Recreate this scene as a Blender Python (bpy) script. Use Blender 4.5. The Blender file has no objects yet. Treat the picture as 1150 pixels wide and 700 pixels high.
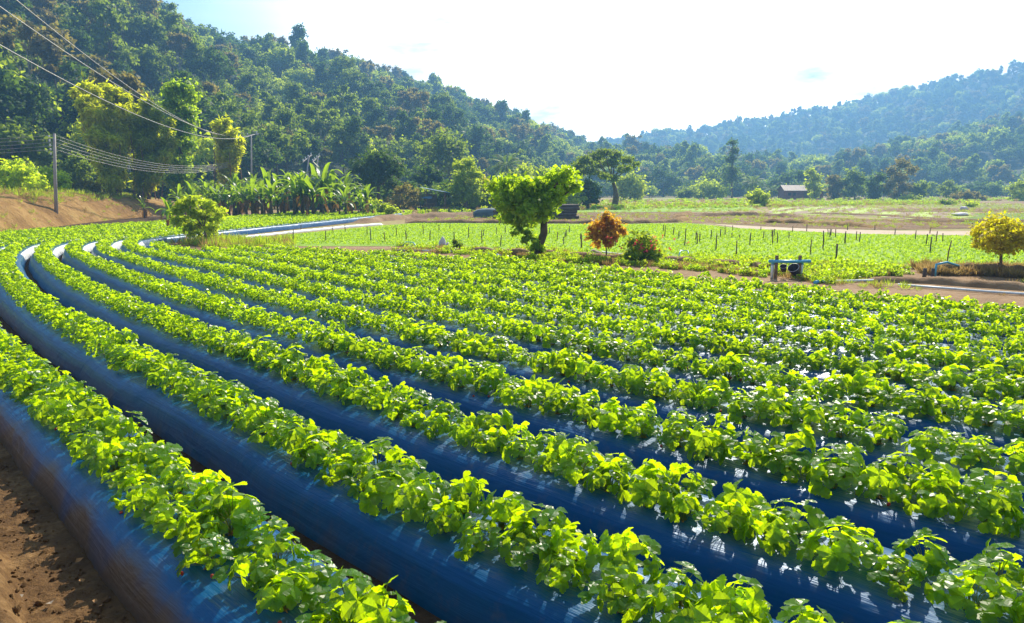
import bpy, math, random
import numpy as np
from mathutils import Vector, Matrix
R = math.radians
S = bpy.context.scene
rng = np.random.default_rng(7)
random.seed(7)
TAU = 2*math.pi

# ------------------------------------------------------------------ camera, sky, sun, exposure
CAMZ = 2.35
PITCH = math.atan(136.6/766.7)
cd = bpy.data.cameras.new("camera"); cam = bpy.data.objects.new("camera", cd)
S.collection.objects.link(cam); S.camera = cam
cd.sensor_width = 36; cd.lens = 24; cd.clip_start = .05; cd.clip_end = 20000
cam.location = (0, 0, CAMZ); cam.rotation_euler = (R(90)-PITCH, 0, 0)

SUN_AZ, SUN_EL = R(20), R(39)          # azimuth to the right of the view, height above the horizon
w = bpy.data.worlds.new("World"); S.world = w; w.use_nodes = True
nt = w.node_tree; nt.nodes.clear()
def N(nt, t, **k):
    n = nt.nodes.new(t)
    for a, b in k.items():
        if a.startswith("i_"): n.inputs[a[2:].replace("_", " ")].default_value = b
        else: setattr(n, a, b)
    return n
def build_world():
    L = nt.links.new
    sky = N(nt, "ShaderNodeTexSky", sky_type="NISHITA", sun_disc=False, sun_elevation=SUN_EL, sun_rotation=SUN_AZ,
            air_density=1.0, dust_density=1.6, ozone_density=1.5, altitude=300)
    tc = N(nt, "ShaderNodeTexCoord")
    mp = N(nt, "ShaderNodeMapping"); mp.inputs["Scale"].default_value = (1.1, 1.1, 4.5)
    no = N(nt, "ShaderNodeTexNoise", i_Scale=1.9, i_Detail=7.0, i_Roughness=.55)
    rp = N(nt, "ShaderNodeValToRGB"); rp.color_ramp.elements[0].position = .46; rp.color_ramp.elements[1].position = .72
    L(tc.outputs["Generated"], mp.inputs["Vector"]); L(mp.outputs[0], no.inputs["Vector"]); L(no.outputs["Fac"], rp.inputs[0])
    mx = N(nt, "ShaderNodeMix", data_type="RGBA"); mx.inputs["B"].default_value = (42, 42, 42, 1)
    mul = N(nt, "ShaderNodeMath", operation="MULTIPLY"); mul.inputs[1].default_value = .12
    dt = N(nt, "ShaderNodeVectorMath", operation="DOT_PRODUCT"); L(tc.outputs["Generated"], dt.inputs[0]); dt.inputs[1].default_value = (math.sin(R(12)), math.cos(R(12)), .25)
    mr = N(nt, "ShaderNodeMapRange", interpolation_type="SMOOTHSTEP"); mr.inputs["From Min"].default_value = .80; mr.inputs["From Max"].default_value = 1.04
    n2 = N(nt, "ShaderNodeTexNoise", i_Scale=1.3, i_Detail=4.0); L(mp.outputs[0], n2.inputs["Vector"])
    ad = N(nt, "ShaderNodeMath", operation="MULTIPLY_ADD"); ad.inputs[1].default_value = .34; L(n2.outputs["Fac"], ad.inputs[0]); L(dt.outputs["Value"], ad.inputs[2])
    sb = N(nt, "ShaderNodeMath", operation="SUBTRACT"); sb.inputs[1].default_value = .17; L(ad.outputs[0], sb.inputs[0]); L(sb.outputs[0], mr.inputs["Value"])
    L(rp.outputs[0], mul.inputs[0]); mxx = N(nt, "ShaderNodeMath", operation="MAXIMUM"); L(mul.outputs[0], mxx.inputs[0]); L(mr.outputs[0], mxx.inputs[1]); L(mxx.outputs[0], mx.inputs["Factor"])
    n3 = N(nt, "ShaderNodeTexNoise", i_Scale=3.1, i_Detail=7.0, i_Roughness=.6); L(mp.outputs[0], n3.inputs["Vector"])
    r3 = N(nt, "ShaderNodeValToRGB"); e3 = r3.color_ramp.elements; e3[0].position = .55; e3[0].color = (1, 1, 1, 1); e3[1].position = .70; e3[1].color = (.26, .24, .235, 1); L(n3.outputs["Fac"], r3.inputs[0])
    vm = N(nt, "ShaderNodeVectorMath", operation="SCALE"); vm.inputs["Scale"].default_value = 31.; L(r3.outputs[0], vm.inputs[0]); L(vm.outputs[0], mx.inputs["B"])
    L(sky.outputs[0], mx.inputs["A"])
    bg = N(nt, "ShaderNodeBackground", i_Strength=.062); out = N(nt, "ShaderNodeOutputWorld")
    L(mx.outputs["Result"], bg.inputs[0]); L(bg.outputs[0], out.inputs[0])
build_world()
sl = bpy.data.lights.new("sun", "SUN"); sun = bpy.data.objects.new("sun", sl); S.collection.objects.link(sun)
sl.energy = 5.0; sl.angle = R(.5); sl.color = (1, .91, .74)
SUND = Vector((math.sin(SUN_AZ)*math.cos(SUN_EL), math.cos(SUN_AZ)*math.cos(SUN_EL), math.sin(SUN_EL)))
sun.rotation_euler = SUND.to_track_quat('Z', 'Y').to_euler()
S.view_settings.view_transform = 'Standard'; S.view_settings.look = 'None'
S.view_settings.exposure = 1.22; S.view_settings.gamma = 1; S.view_settings.use_curve_mapping = False
S.render.engine = 'CYCLES'
S.cycles.max_bounces = 8; S.cycles.transparent_max_bounces = 8; S.cycles.transmission_bounces = 5
S.cycles.diffuse_bounces = 3; S.cycles.glossy_bounces = 3; S.cycles.volume_bounces = 1
S.cycles.caustics_reflective = False; S.cycles.caustics_refractive = False
S.cycles.sample_clamp_indirect = 6; S.cycles.use_denoising = True

# ------------------------------------------------------------------ places on the ground
cp, sp_ = math.cos(PITCH), math.sin(PITCH)
def ray(px, py):
    x = (px-575)/766.7; y = (py-350)/766.7
    return x, cp-y*sp_, -sp_-y*cp
def gp(px, py, z=0.):
    x, y, d = ray(px, py); s = (z-CAMZ)/d
    return x*s, y*s
def P(px, py, D):
    x, y, d = ray(px, py); s = D/y
    return Vector((x*s, D, CAMZ+d*s))
def proj(x, y, z):
    z = z-CAMZ; d = y*cp-z*sp_; u = y*sp_+z*cp
    d = np.where(d < .05, .05, d) if isinstance(d, np.ndarray) else max(d, .05)
    return 575+766.7*x/d, 350-766.7*u/d
def inview(x, y, z, m=60):
    u, v = proj(x, y, z); return (y > .2) & (u > -m) & (u < 1150+m) & (v > -m) & (v < 700+m*2.2)

# ------------------------------------------------------------------ helpers
def link(o): S.collection.objects.link(o); return o
def tag(o, label=None, cat=None, group=None, kind=None):
    if label: o["label"] = label
    if cat: o["category"] = cat
    if group: o["group"] = group
    if kind: o["kind"] = kind
    return o
def empty(name, loc=(0, 0, 0), rz=0):
    o = link(bpy.data.objects.new(name, None)); o.location = loc; o.rotation_euler = (0, 0, rz); o.empty_display_size = .1
    return o
def mesh(name, V, F, mats=(), mi=None, smooth=False, uv=None):
    """V (n,3), F list of index lists or (m,k) int array"""
    me = bpy.data.meshes.new(name); V = np.asarray(V, np.float32)
    if isinstance(F, np.ndarray):
        m, k = F.shape
        me.vertices.add(len(V)); me.vertices.foreach_set("co", V.ravel())
        me.loops.add(m*k); me.loops.foreach_set("vertex_index", F.astype(np.int32).ravel())
        me.polygons.add(m); me.polygons.foreach_set("loop_start", np.arange(0, m*k, k, dtype=np.int32))
        try: me.polygons.foreach_set("loop_total", np.full(m, k, np.int32))
        except Exception: pass
        me.update(calc_edges=True)
    else:
        me.from_pydata([tuple(map(float, v)) for v in V], [], [list(map(int, f)) for f in F]); me.update()
    for x in mats if isinstance(mats, (list, tuple)) else (mats,): me.materials.append(x)
    if mi is not None: me.polygons.foreach_set("material_index", np.asarray(mi, np.int32))
    if smooth: me.polygons.foreach_set("use_smooth", np.ones(len(me.polygons), bool))
    if uv is not None:
        l = me.uv_layers.new(name="UVMap"); vi = np.zeros(len(me.loops), np.int32); me.loops.foreach_get("vertex_index", vi)
        l.data.foreach_set("uv", np.asarray(uv, np.float32)[vi].ravel())
    return me
def obj(name, me, parent=None):
    o = link(bpy.data.objects.new(name, me))
    if parent: o.parent = parent
    return o
class MB:
    def __init__(s): s.V = []; s.F = []
    def add(s, V, F):
        b = len(s.V); s.V += [tuple(v) for v in V]; s.F += [[i+b for i in f] for f in F]; return s
    def box(s, c, d, rz=0, M=None):
        c = Vector(c); vs = []
        for i in (-1, 1):
            for j in (-1, 1):
                for k in (-1, 1):
                    v = Vector((i*d[0]/2, j*d[1]/2, k*d[2]/2))
                    v = Matrix.Rotation(rz, 3, 'Z') @ v
                    if M: v = M @ v
                    vs.append(c+v)
        return s.add(vs, [(0, 1, 3, 2), (4, 6, 7, 5), (0, 4, 5, 1), (2, 3, 7, 6), (0, 2, 6, 4), (1, 5, 7, 3)])
    def tube(s, pts, rad, n=7, caps=True, jit=0.):
        pts = [Vector(p) for p in pts]; m = len(pts)
        if not hasattr(rad, '__len__'): rad = [rad]*m
        vs = []; X = None
        for i, p in enumerate(pts):
            t = (pts[min(i+1, m-1)]-pts[max(i-1, 0)]).normalized()
            if X is None: X = t.orthogonal().normalized()
            else:
                X = (X-t*X.dot(t)); X = X.normalized() if X.length > 1e-5 else t.orthogonal().normalized()
            Y = t.cross(X)
            for k in range(n):
                a = TAU*k/n; r = rad[i]*(1+random.uniform(-jit, jit)); vs.append(p+X*math.cos(a)*r+Y*math.sin(a)*r)
        F = [(i*n+k, i*n+(k+1) % n, (i+1)*n+(k+1) % n, (i+1)*n+k) for i in range(m-1) for k in range(n)]
        if caps: F += [tuple(range(n))[::-1], tuple((m-1)*n+k for k in range(n))]
        return s.add(vs, F)
    def lathe(s, prof, c=(0, 0, 0), n=16, M=None):
        vs = []
        for r, z in prof:
            for k in range(n):
                v = Vector((r*math.cos(TAU*k/n), r*math.sin(TAU*k/n), z))
                if M: v = M @ v
                vs.append(v+Vector(c))
        m = len(prof)
        return s.add(vs, [(i*n+k, i*n+(k+1) % n, (i+1)*n+(k+1) % n, (i+1)*n+k) for i in range(m-1) for k in range(n)])
    def build(s, name, mat, parent=None, smooth=False, bev=0):
        o = obj(name, mesh(name, s.V, s.F, mat, smooth=smooth), parent)
        if bev:
            b = o.modifiers.new("bevel", "BEVEL"); b.width = bev; b.segments = 2; b.limit_method = 'ANGLE'
        return o
def fnoise(x, y, f=1., seed=0, octv=4, g=.5):
    """smooth pseudo noise in -1..1 out of rotated sines"""
    r = np.random.default_rng(seed); o = 0*x; a = 1.; tot = 0
    for _ in range(octv):
        for _ in range(3):
            th = r.uniform(0, TAU); ph = r.uniform(0, TAU, 2); ff = f*r.uniform(.7, 1.4)
            u = (x*math.cos(th)+y*math.sin(th))*ff; v = (-x*math.sin(th)+y*math.cos(th))*ff
            o = o+a*np.sin(u+ph[0]+1.3*np.sin(v*.8+ph[1]))/3
        tot += a; a *= g; f *= 2.05
    return o/tot*1.5

# ------------------------------------------------------------------ materials
def newmat(name):
    m = bpy.data.materials.new(name); m.use_nodes = True; t = m.node_tree; t.nodes.clear()
    return m, t, N(t, "ShaderNodeOutputMaterial")
def leafmat(name, col, trn, mix=.5, rough=.42, spec=.4, var=.35, nscale=3., shift=.25, vein=False):
    """leaf: reflecting front + light passing through; tone varies from plant to plant and leaf to leaf"""
    m, t, out = newmat(name); L = t.links.new
    oi = N(t, "ShaderNodeObjectInfo"); ge = N(t, "ShaderNodeNewGeometry")
    no = N(t, "ShaderNodeTexNoise", i_Scale=nscale, i_Detail=2.0); L(ge.outputs["Position"], no.inputs["Vector"])
    def mth(op, a, b):
        n = N(t, "ShaderNodeMath", operation=op)
        for i, x in enumerate((a, b)):
            if isinstance(x, (int, float)): n.inputs[i].default_value = x
            else: L(x, n.inputs[i])
        return n.outputs[0]
    r = mth('ADD', mth('MULTIPLY', oi.outputs["Random"], .45), mth('MULTIPLY', ge.outputs["Random Per Island"], .55))
    r2 = mth('ADD', mth('MULTIPLY', r, .6), mth('MULTIPLY', no.outputs["Fac"], .4))
    hs = N(t, "ShaderNodeHueSaturation"); hs.inputs["Color"].default_value = (*col, 1)
    L(mth('ADD', mth('MULTIPLY', mth('SUBTRACT', oi.outputs["Random"], .5), -.06*shift/.25), .5), hs.inputs["Hue"])
    L(mth('ADD', mth('MULTIPLY', r2, 2*var), 1-var), hs.inputs["Value"])
    hs2 = N(t, "ShaderNodeHueSaturation"); hs2.inputs["Color"].default_value = (*trn, 1)
    L(mth('ADD', mth('MULTIPLY', r2, 1.6*var), 1-.8*var), hs2.inputs["Value"])
    pb = N(t, "ShaderNodeBsdfPrincipled", i_Roughness=rough); pb.inputs["Specular IOR Level"].default_value = spec
    L(hs.outputs[0], pb.inputs["Base Color"])
    tr = N(t, "ShaderNodeBsdfTranslucent"); L(hs2.outputs[0], tr.inputs["Color"])
    mx = N(t, "ShaderNodeMixShader"); mx.inputs[0].default_value = mix
    L(pb.outputs[0], mx.inputs[1]); L(tr.outputs[0], mx.inputs[2]); L(mx.outputs[0], out.inputs[0])
    return m
def flat(name, col, rough=.6, var=.15, nscale=8., metal=0., bump=.0, spec=.4, col2=None):
    m, t, out = newmat(name); L = t.links.new
    tc = N(t, "ShaderNodeTexCoord"); no = N(t, "ShaderNodeTexNoise", i_Scale=nscale, i_Detail=6.0)
    L(tc.outputs["Object"], no.inputs["Vector"])
    cr = N(t, "ShaderNodeValToRGB"); cr.color_ramp.elements[0].position = .3; cr.color_ramp.elements[1].position = .7
    c2 = col2 or tuple(min(1, c*(1+var)) for c in col)
    cr.color_ramp.elements[0].color = (*[c*(1-var) for c in col], 1); cr.color_ramp.elements[1].color = (*c2, 1)
    L(no.outputs["Fac"], cr.inputs[0])
    pb = N(t, "ShaderNodeBsdfPrincipled", i_Roughness=rough, i_Metallic=metal); pb.inputs["Specular IOR Level"].default_value = spec
    L(cr.outputs[0], pb.inputs["Base Color"])
    if bump:
        bm = N(t, "ShaderNodeBump", i_Strength=bump, i_Distance=.03); L(no.outputs["Fac"], bm.inputs["Height"]); L(bm.outputs[0], pb.inputs["Normal"])
    L(pb.outputs[0], out.inputs[0]); return m
def ground(name, stops, scale=.3, scale2=6., bump=.5, dist=.05, rough=.9, mixn=.4):
    """soil or turf: two sizes of noise through a colour ramp"""
    m, t, out = newmat(name); L = t.links.new
    ge = N(t, "ShaderNodeNewGeometry")
    a = N(t, "ShaderNodeTexNoise", i_Scale=scale, i_Detail=8.0, i_Roughness=.6); b = N(t, "ShaderNodeTexNoise", i_Scale=scale2, i_Detail=8.0, i_Roughness=.65)
    L(ge.outputs["Position"], a.inputs["Vector"]); L(ge.outputs["Position"], b.inputs["Vector"])
    mx = N(t, "ShaderNodeMix", data_type="FLOAT"); mx.inputs["Factor"].default_value = mixn
    L(a.outputs["Fac"], mx.inputs["A"]); L(b.outputs["Fac"], mx.inputs["B"])
    cr = N(t, "ShaderNodeValToRGB"); e = cr.color_ramp.elements
    while len(e) < len(stops): e.new(.5)
    for el, (p, c) in zip(e, stops): el.position = p; el.color = (*c, 1)
    L(mx.outputs["Result"], cr.inputs[0])
    pb = N(t, "ShaderNodeBsdfPrincipled", i_Roughness=rough); pb.inputs["Specular IOR Level"].default_value = .15
    L(cr.outputs[0], pb.inputs["Base Color"])
    bm = N(t, "ShaderNodeBump", i_Strength=bump, i_Distance=dist); L(b.outputs["Fac"], bm.inputs["Height"]); L(bm.outputs[0], pb.inputs["Normal"])
    L(pb.outputs[0], out.inputs[0]); return m
def plasticmat(dusty=0.):  # dusty: how much higher the painted soil reflection reaches
    m, t, out = newmat("mulch film"); L = t.links.new
    uv = N(t, "ShaderNodeUVMap"); uv.uv_map = "UVMap"
    mp = N(t, "ShaderNodeMapping"); mp.inputs["Scale"].default_value = (.55, 38, 1); L(uv.outputs[0], mp.inputs[0])
    st = N(t, "ShaderNodeTexNoise", i_Scale=1., i_Detail=5.0, i_Roughness=.6); L(mp.outputs[0], st.inputs["Vector"])
    mp2 = N(t, "ShaderNodeMapping"); mp2.inputs["Scale"].default_value = (1.3, 5, 1); L(uv.outputs[0], mp2.inputs[0])
    cr2 = N(t, "ShaderNodeTexNoise", i_Scale=1.2, i_Detail=4.0, i_Roughness=.55, i_Distortion=.6); L(mp2.outputs[0], cr2.inputs["Vector"])
    ad = N(t, "ShaderNodeMath", operation="MULTIPLY_ADD"); ad.inputs[1].default_value = 3.
    L(cr2.outputs["Fac"], ad.inputs[0]); L(st.outputs["Fac"], ad.inputs[2])
    bm = N(t, "ShaderNodeBump", i_Strength=.7, i_Distance=.012); L(ad.outputs[0], bm.inputs["Height"])
    # soil reflection painted into the film: brown low on its sides, blue-black elsewhere
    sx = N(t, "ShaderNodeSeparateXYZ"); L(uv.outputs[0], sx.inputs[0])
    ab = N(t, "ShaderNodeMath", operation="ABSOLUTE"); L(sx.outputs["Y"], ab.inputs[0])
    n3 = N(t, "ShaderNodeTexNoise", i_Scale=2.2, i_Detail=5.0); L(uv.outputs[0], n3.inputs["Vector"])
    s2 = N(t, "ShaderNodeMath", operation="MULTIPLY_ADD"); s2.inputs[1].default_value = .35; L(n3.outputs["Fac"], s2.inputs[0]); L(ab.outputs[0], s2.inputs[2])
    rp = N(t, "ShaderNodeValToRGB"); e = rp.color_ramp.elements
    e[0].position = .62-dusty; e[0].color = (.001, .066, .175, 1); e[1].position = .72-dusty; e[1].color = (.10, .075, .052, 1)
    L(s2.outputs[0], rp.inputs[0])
    pb = N(t, "ShaderNodeBsdfPrincipled", i_Roughness=.27, i_IOR=1.45, i_Metallic=0.); pb.inputs["Specular IOR Level"].default_value = .4
    pb.inputs["Specular Tint"].default_value = (.4, .62, 1, 1)
    ge = N(t, "ShaderNodeNewGeometry"); n4 = N(t, "ShaderNodeTexNoise", i_Scale=5.5, i_Detail=9.0, i_Roughness=.72); L(ge.outputs["Position"], n4.inputs["Vector"])
    r4 = N(t, "ShaderNodeValToRGB"); r4.color_ramp.elements[0].position = .53; r4.color_ramp.elements[1].position = .72; L(n4.outputs["Fac"], r4.inputs[0])
    m4 = N(t, "ShaderNodeMath", operation="MULTIPLY"); m4.inputs[1].default_value = .3; L(r4.outputs[0], m4.inputs[0])
    x4 = N(t, "ShaderNodeMix", data_type="RGBA"); x4.inputs["B"].default_value = (.15, .11, .075, 1); L(m4.outputs[0], x4.inputs["Factor"]); L(rp.outputs[0], x4.inputs["A"])
    rr = N(t, "ShaderNodeMath", operation="MULTIPLY_ADD"); rr.inputs[1].default_value = .5; rr.inputs[2].default_value = .36; L(m4.outputs[0], rr.inputs[0]); L(rr.outputs[0], pb.inputs["Roughness"])
    L(x4.outputs["Result"], pb.inputs["Base Color"]); L(bm.outputs[0], pb.inputs["Normal"])
    L(pb.outputs[0], out.inputs[0]); return m

M = {}
M['berryleaf'] = leafmat("strawberry leaf", (.048, .125, .004), (.70, .96, .004), .55, .34, .42, .55, 5.)
M['stem'] = leafmat("strawberry stem", (.16, .2, .03), (.4, .35, .05), .3, .5, .3, .3)
M['drystem'] = flat("dry leaf bases", (.28, .13, .03), .7, .4, 30.)
M['berry'] = flat("ripe berry", (.38, .03, .015), .3, .4, 60., bump=.3)
M['film'] = plasticmat(); M['film_dusty'] = plasticmat(.11)  # second film: brown soil reflection painted higher up the sides
M['soil'] = ground("soil", [(.3, (.025, .013, .007)), (.5, (.065, .036, .017)), (.7, (.12, .07, .035))], 1.2, 14., 1., .04)
M['drysoil'] = ground("dry soil", [(.3, (.13, .07, .035)), (.5, (.25, .15, .075)), (.7, (.38, .25, .14))], .8, 5., .8, .06)
M['bank'] = ground("bank soil", [(.3, (.14, .07, .02)), (.48, (.27, .15, .045)), (.58, (.36, .22, .07)), (.68, (.20, .21, .04))], .35, 1.6, 1., .3)
M['turf'] = ground("turf", [(.3, (.07, .13, .015)), (.5, (.14, .22, .025)), (.7, (.25, .28, .05))], .12, 1.5, .6, .2)
M['valley'] = ground("valley floor", [(.28, (.10, .14, .02)), (.40, (.20, .21, .04)), (.48, (.30, .24, .09)), (.58, (.22, .12, .065)), (.68, (.30, .22, .09)), (.78, (.16, .18, .03))], .035, .5, .6, .3, mixn=.3)
M['seedbed'] = ground("seedling field soil", [(.3, (.15, .26, .018)), (.5, (.22, .36, .025)), (.72, (.32, .44, .05))], .25, 3., .5, .08)
M['plough'] = ground("ploughed soil", [(.3, (.11, .060, .025)), (.5, (.20, .115, .05)), (.66, (.30, .19, .085)), (.75, (.18, .18, .045))], .25, 2.2, 1., .25)
M['fieldgreen'] = ground("young crop", [(.3, (.13, .25, .015)), (.5, (.22, .36, .03)), (.7, (.34, .38, .07))], .1, 1., .5, .15)
M['path'] = ground("pale path", [(.3, (.36, .26, .18)), (.5, (.48, .37, .27)), (.7, (.58, .46, .36))], .3, 3., .5, .05)
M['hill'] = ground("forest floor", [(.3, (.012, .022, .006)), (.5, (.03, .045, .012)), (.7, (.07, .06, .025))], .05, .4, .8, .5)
M['bark'] = flat("bark", (.13, .085, .055), .9, .4, 6., bump=.8)
M['palebark'] = flat("pale bark", (.32, .27, .21), .85, .3, 5., bump=.6)
M['f_dark'] = leafmat("dark broad leaves", (.038, .075, .014), (.16, .28, .018), .4, .6, .12, .5, .15)
M['f_mid'] = leafmat("mid green leaves", (.085, .13, .018), (.38, .52, .025), .45, .6, .12, .5, .15)
M['f_yel'] = leafmat("yellow green leaves", (.17, .25, .02), (.68, .82, .03), .5, .6, .12, .4, .15)
M['f_olive'] = leafmat("olive brown leaves", (.13, .115, .03), (.48, .40, .07), .4, .6, .1, .45, .15)
M['f_bright'] = leafmat("bright leaves", (.11, .20, .010), (.62, .85, .015), .55, .45, .3, .45, 2.)
M['f_sunny'] = leafmat("sunny leaves", (.18, .27, .012), (.80, .98, .02), .58, .5, .2, .4, 1.)
M['f_bamboo'] = leafmat("bamboo leaves", (.17, .22, .010), (.95, 1., .012), .6, .55, .15, .35, .6)
M['f_gold'] = leafmat("golden leaves", (.42, .36, .008), (.98, .92, .006), .5, .55, .2, .3, 3.)
M['f_red'] = leafmat("orange red leaves", (.27, .12, .02), (1., .60, .05), .55, .5, .2, .75, 4.)
M['f_banana'] = leafmat("banana leaf", (.055, .115, .010), (.40, .60, .015), .48, .32, .5, .6, 1.)
M['f_banana_dry'] = leafmat("dry banana leaf", (.17, .09, .03), (.34, .19, .04), .3, .6, .1, .8, 1.)
M['f_palm'] = leafmat("palm frond", (.06, .11, .02), (.22, .34, .04), .35, .6, .1, .3, 1.)
M['f_stem'] = flat("banana stem", (.12, .085, .035), .7, .5, 3.)
M['f_grass'] = leafmat("grass blades", (.15, .24, .02), (.56, .72, .03), .5, .55, .15, .4, 1.)
M['f_dry'] = leafmat("dry weeds", (.26, .18, .06), (.55, .38, .12), .4, .6, .1, .4, 1.)
M['f_seed'] = leafmat("seedling leaf", (.18, .31, .02), (.6, .82, .04), .5, .55, .1, .25, 2.)
M['f_flower'] = leafmat("red flowers", (.65, .05, .06), (.9, .15, .1), .4, .5, .2, .3, 4.)
M['concrete'] = flat("pole concrete", (.42, .36, .33), .8, .15, 3.)
M['wire'] = flat("cable", (.45, .42, .38), .5, .1, 3., metal=.2)
M['wood'] = flat("weathered wood", (.22, .13, .075), .85, .35, 9., bump=.5)
M['darkwood'] = flat("dark wood", (.10, .075, .06), .85, .35, 4., bump=.5)
M['bluepipe'] = flat("blue plastic pipe", (.10, .42, .62), .35, .1, 5.)
M['whitepipe'] = flat("white plastic pipe", (.75, .78, .78), .4, .08, 5.)
M['pailrim'] = flat("pale rim", (.7, .62, .66), .5, .1, 5.)
M['pail'] = flat("black pail", (.035, .018, .03), .5, .3, 5.)
M['bluesteel'] = flat("blue sheet roof", (.08, .2, .32), .75, .3, 2.); M['tarp'] = flat("grey sheet", (.10, .15, .17), .8, .4, 1.5)
M['rustwall'] = flat("reddish plank wall", (.22, .09, .07), .8, .35, 2.)
M['rustroof'] = flat("rusty tin roof", (.17, .10, .09), .6, .3, 1.2)
M['shade'] = flat("dark opening", (.02, .018, .018), .9, .1)
M['sack'] = flat("white sack", (.72, .62, .64), .8, .15, 12.)
M['lining_and_glare'] = flat("pale lining film and bed glare", (.55, .57, .60), .45, .12, 3., bump=.3)  # real lining on the bunds, painted sun glare on the beds
M['rock'] = flat("grey stone", (.34, .27, .22), .9, .3, 6., bump=.8)

# ------------------------------------------------------------------ haze over the whole valley
def haze():
    me = mesh("haze", [(x, y, z) for x in (-760, 1060) for y in (-40, 1240) for z in (-1.2, 330)],
              [(0, 1, 3, 2), (4, 6, 7, 5), (0, 4, 5, 1), (2, 3, 7, 6), (0, 2, 6, 4), (1, 5, 7, 3)])
    m, t, out = newmat("valley haze")
    v = N(t, "ShaderNodeVolumePrincipled"); v.inputs["Density"].default_value = .00095; v.inputs["Color"].default_value = (.27, .57, 1, 1)
    v.inputs["Anisotropy"].default_value = .15
    t.links.new(v.outputs[0], out.inputs["Volume"]); me.materials.append(m)
    tag(obj("haze", me), "thin blue haze filling the valley", "haze", kind="stuff")
haze()

# ------------------------------------------------------------------ terrain
def sheet(name, pts, z, mat, sub=0, label=None):
    if sub:
        xs = [p[0] for p in pts]; ys = [p[1] for p in pts]
    o = obj(name, mesh(name, [(x, y, z) for x, y in pts], [list(range(len(pts)))], mat)); o["kind"] = "structure"
    if label: o["label"] = label
    return o
g = obj("ground", mesh("ground", [(-6000, -300, 0), (6000, -300, 0), (6000, 9000, 0), (-6000, 9000, 0)], [(0, 1, 2, 3)], M['valley'])); g["kind"] = "structure"

def interp(px, tab, c): return np.interp(px, [t[0] for t in tab], [t[c] for t in tab])
def hillgrid(name, tab, tree_h, a0, a1, na=150, nr=50, rough=6., seed=1, back=1.2, gam=.95):
    """a hill whose foot and ridge distances change along the valley; returns height function in azimuth/distance"""
    azs = np.linspace(a0, a1, na)
    def params(az):
        px = 575+np.tan(az)*766.7*cp
        foot = interp(px, tab, 2); rid = interp(px, tab, 3); py = interp(px, tab, 1)
        u = (px-575)/766.7; v = (py-350)/766.7
        el = (-sp_-v*cp)/np.sqrt(u*u+(cp-v*sp_)**2)
        return foot, rid, np.maximum(CAMZ+el*rid-tree_h, 2.)
    def hf(az, r):
        foot, rid, H = params(az)
        t = (r-foot)/(rid-foot); x = r*np.sin(az); y = r*np.cos(az)
        h = np.where(t < 1, H*np.clip(t, 0, 1)**gam, H*(1-.35*(t-1)))
        k = np.clip(t*4, 0, 1)*np.clip((1-t)*3+.15, .15, 1)
        return h+rough*fnoise(x, y, TAU/90, seed, 3)*k-np.where(t < 0, .5, 0)
    V = []; rr = np.linspace(0, 1, nr)
    A, T = np.meshgrid(azs, rr, indexing='ij'); foot, rid, H = params(A)
    Rr = foot+(rid-foot)*back*T; Z = hf(A, Rr); Z[:, 0] = -.6
    V = np.stack([Rr*np.sin(A), Rr*np.cos(A), Z], -1).reshape(-1, 3)
    i, j = np.meshgrid(np.arange(na-1), np.arange(nr-1), indexing='ij'); b = (i*nr+j).ravel()
    F = np.stack([b, b+nr, b+nr+1, b+1], 1)
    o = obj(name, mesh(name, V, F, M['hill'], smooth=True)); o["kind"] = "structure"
    return hf, params
LEFT = [(-700, -60, 85, 230), (-300, -70, 85, 240), (0, -62, 88, 260), (90, -32, 92, 270), (170, 0, 98, 285), (215, 18, 102, 300), (250, 33, 106, 310), (300, 52, 112, 330), (350, 60, 120, 350),
        (400, 70, 130, 370), (450, 83, 142, 395), (500, 98, 158, 420), (550, 120, 180, 450), (600, 140, 215, 480), (650, 158, 270, 520), (700, 178, 330, 560), (760, 200, 400, 600)]
MID = [(560, 178, 300, 400), (640, 172, 290, 400), (690, 163, 285, 410), (760, 168, 290, 420), (830, 178, 300, 430), (870, 181, 320, 450), (920, 174, 330, 500), (980, 164, 340, 540), (1050, 148, 340, 570), (1100, 136, 340, 590),
       (1150, 118, 335, 600), (1250, 90, 330, 600), (1500, 40, 300, 600), (1900, 40, 300, 600)]
FAR = [(500, 190, 640, 900), (600, 172, 640, 950), (690, 158, 650, 1000), (750, 149, 650, 1000), (850, 133, 660, 1000), (900, 123, 660, 1000), (950, 112, 660, 1000), (1000, 98, 660, 980), (1050, 88, 660, 970), (1100, 78, 660, 950), (1150, 66, 660, 940), (1300, 25, 650, 900), (1800, 0, 600, 850)]
hfL, pL = hillgrid("hill_left", LEFT, 9.5, R(-58), R(14), seed=3)
hfM, pM = hillgrid("foothill_right", MID, 9.5, R(-1), R(56), rough=5, seed=4)
hfF, pF = hillgrid("hill_far", FAR, 9, R(-6), R(56), rough=14, seed=5)

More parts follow.
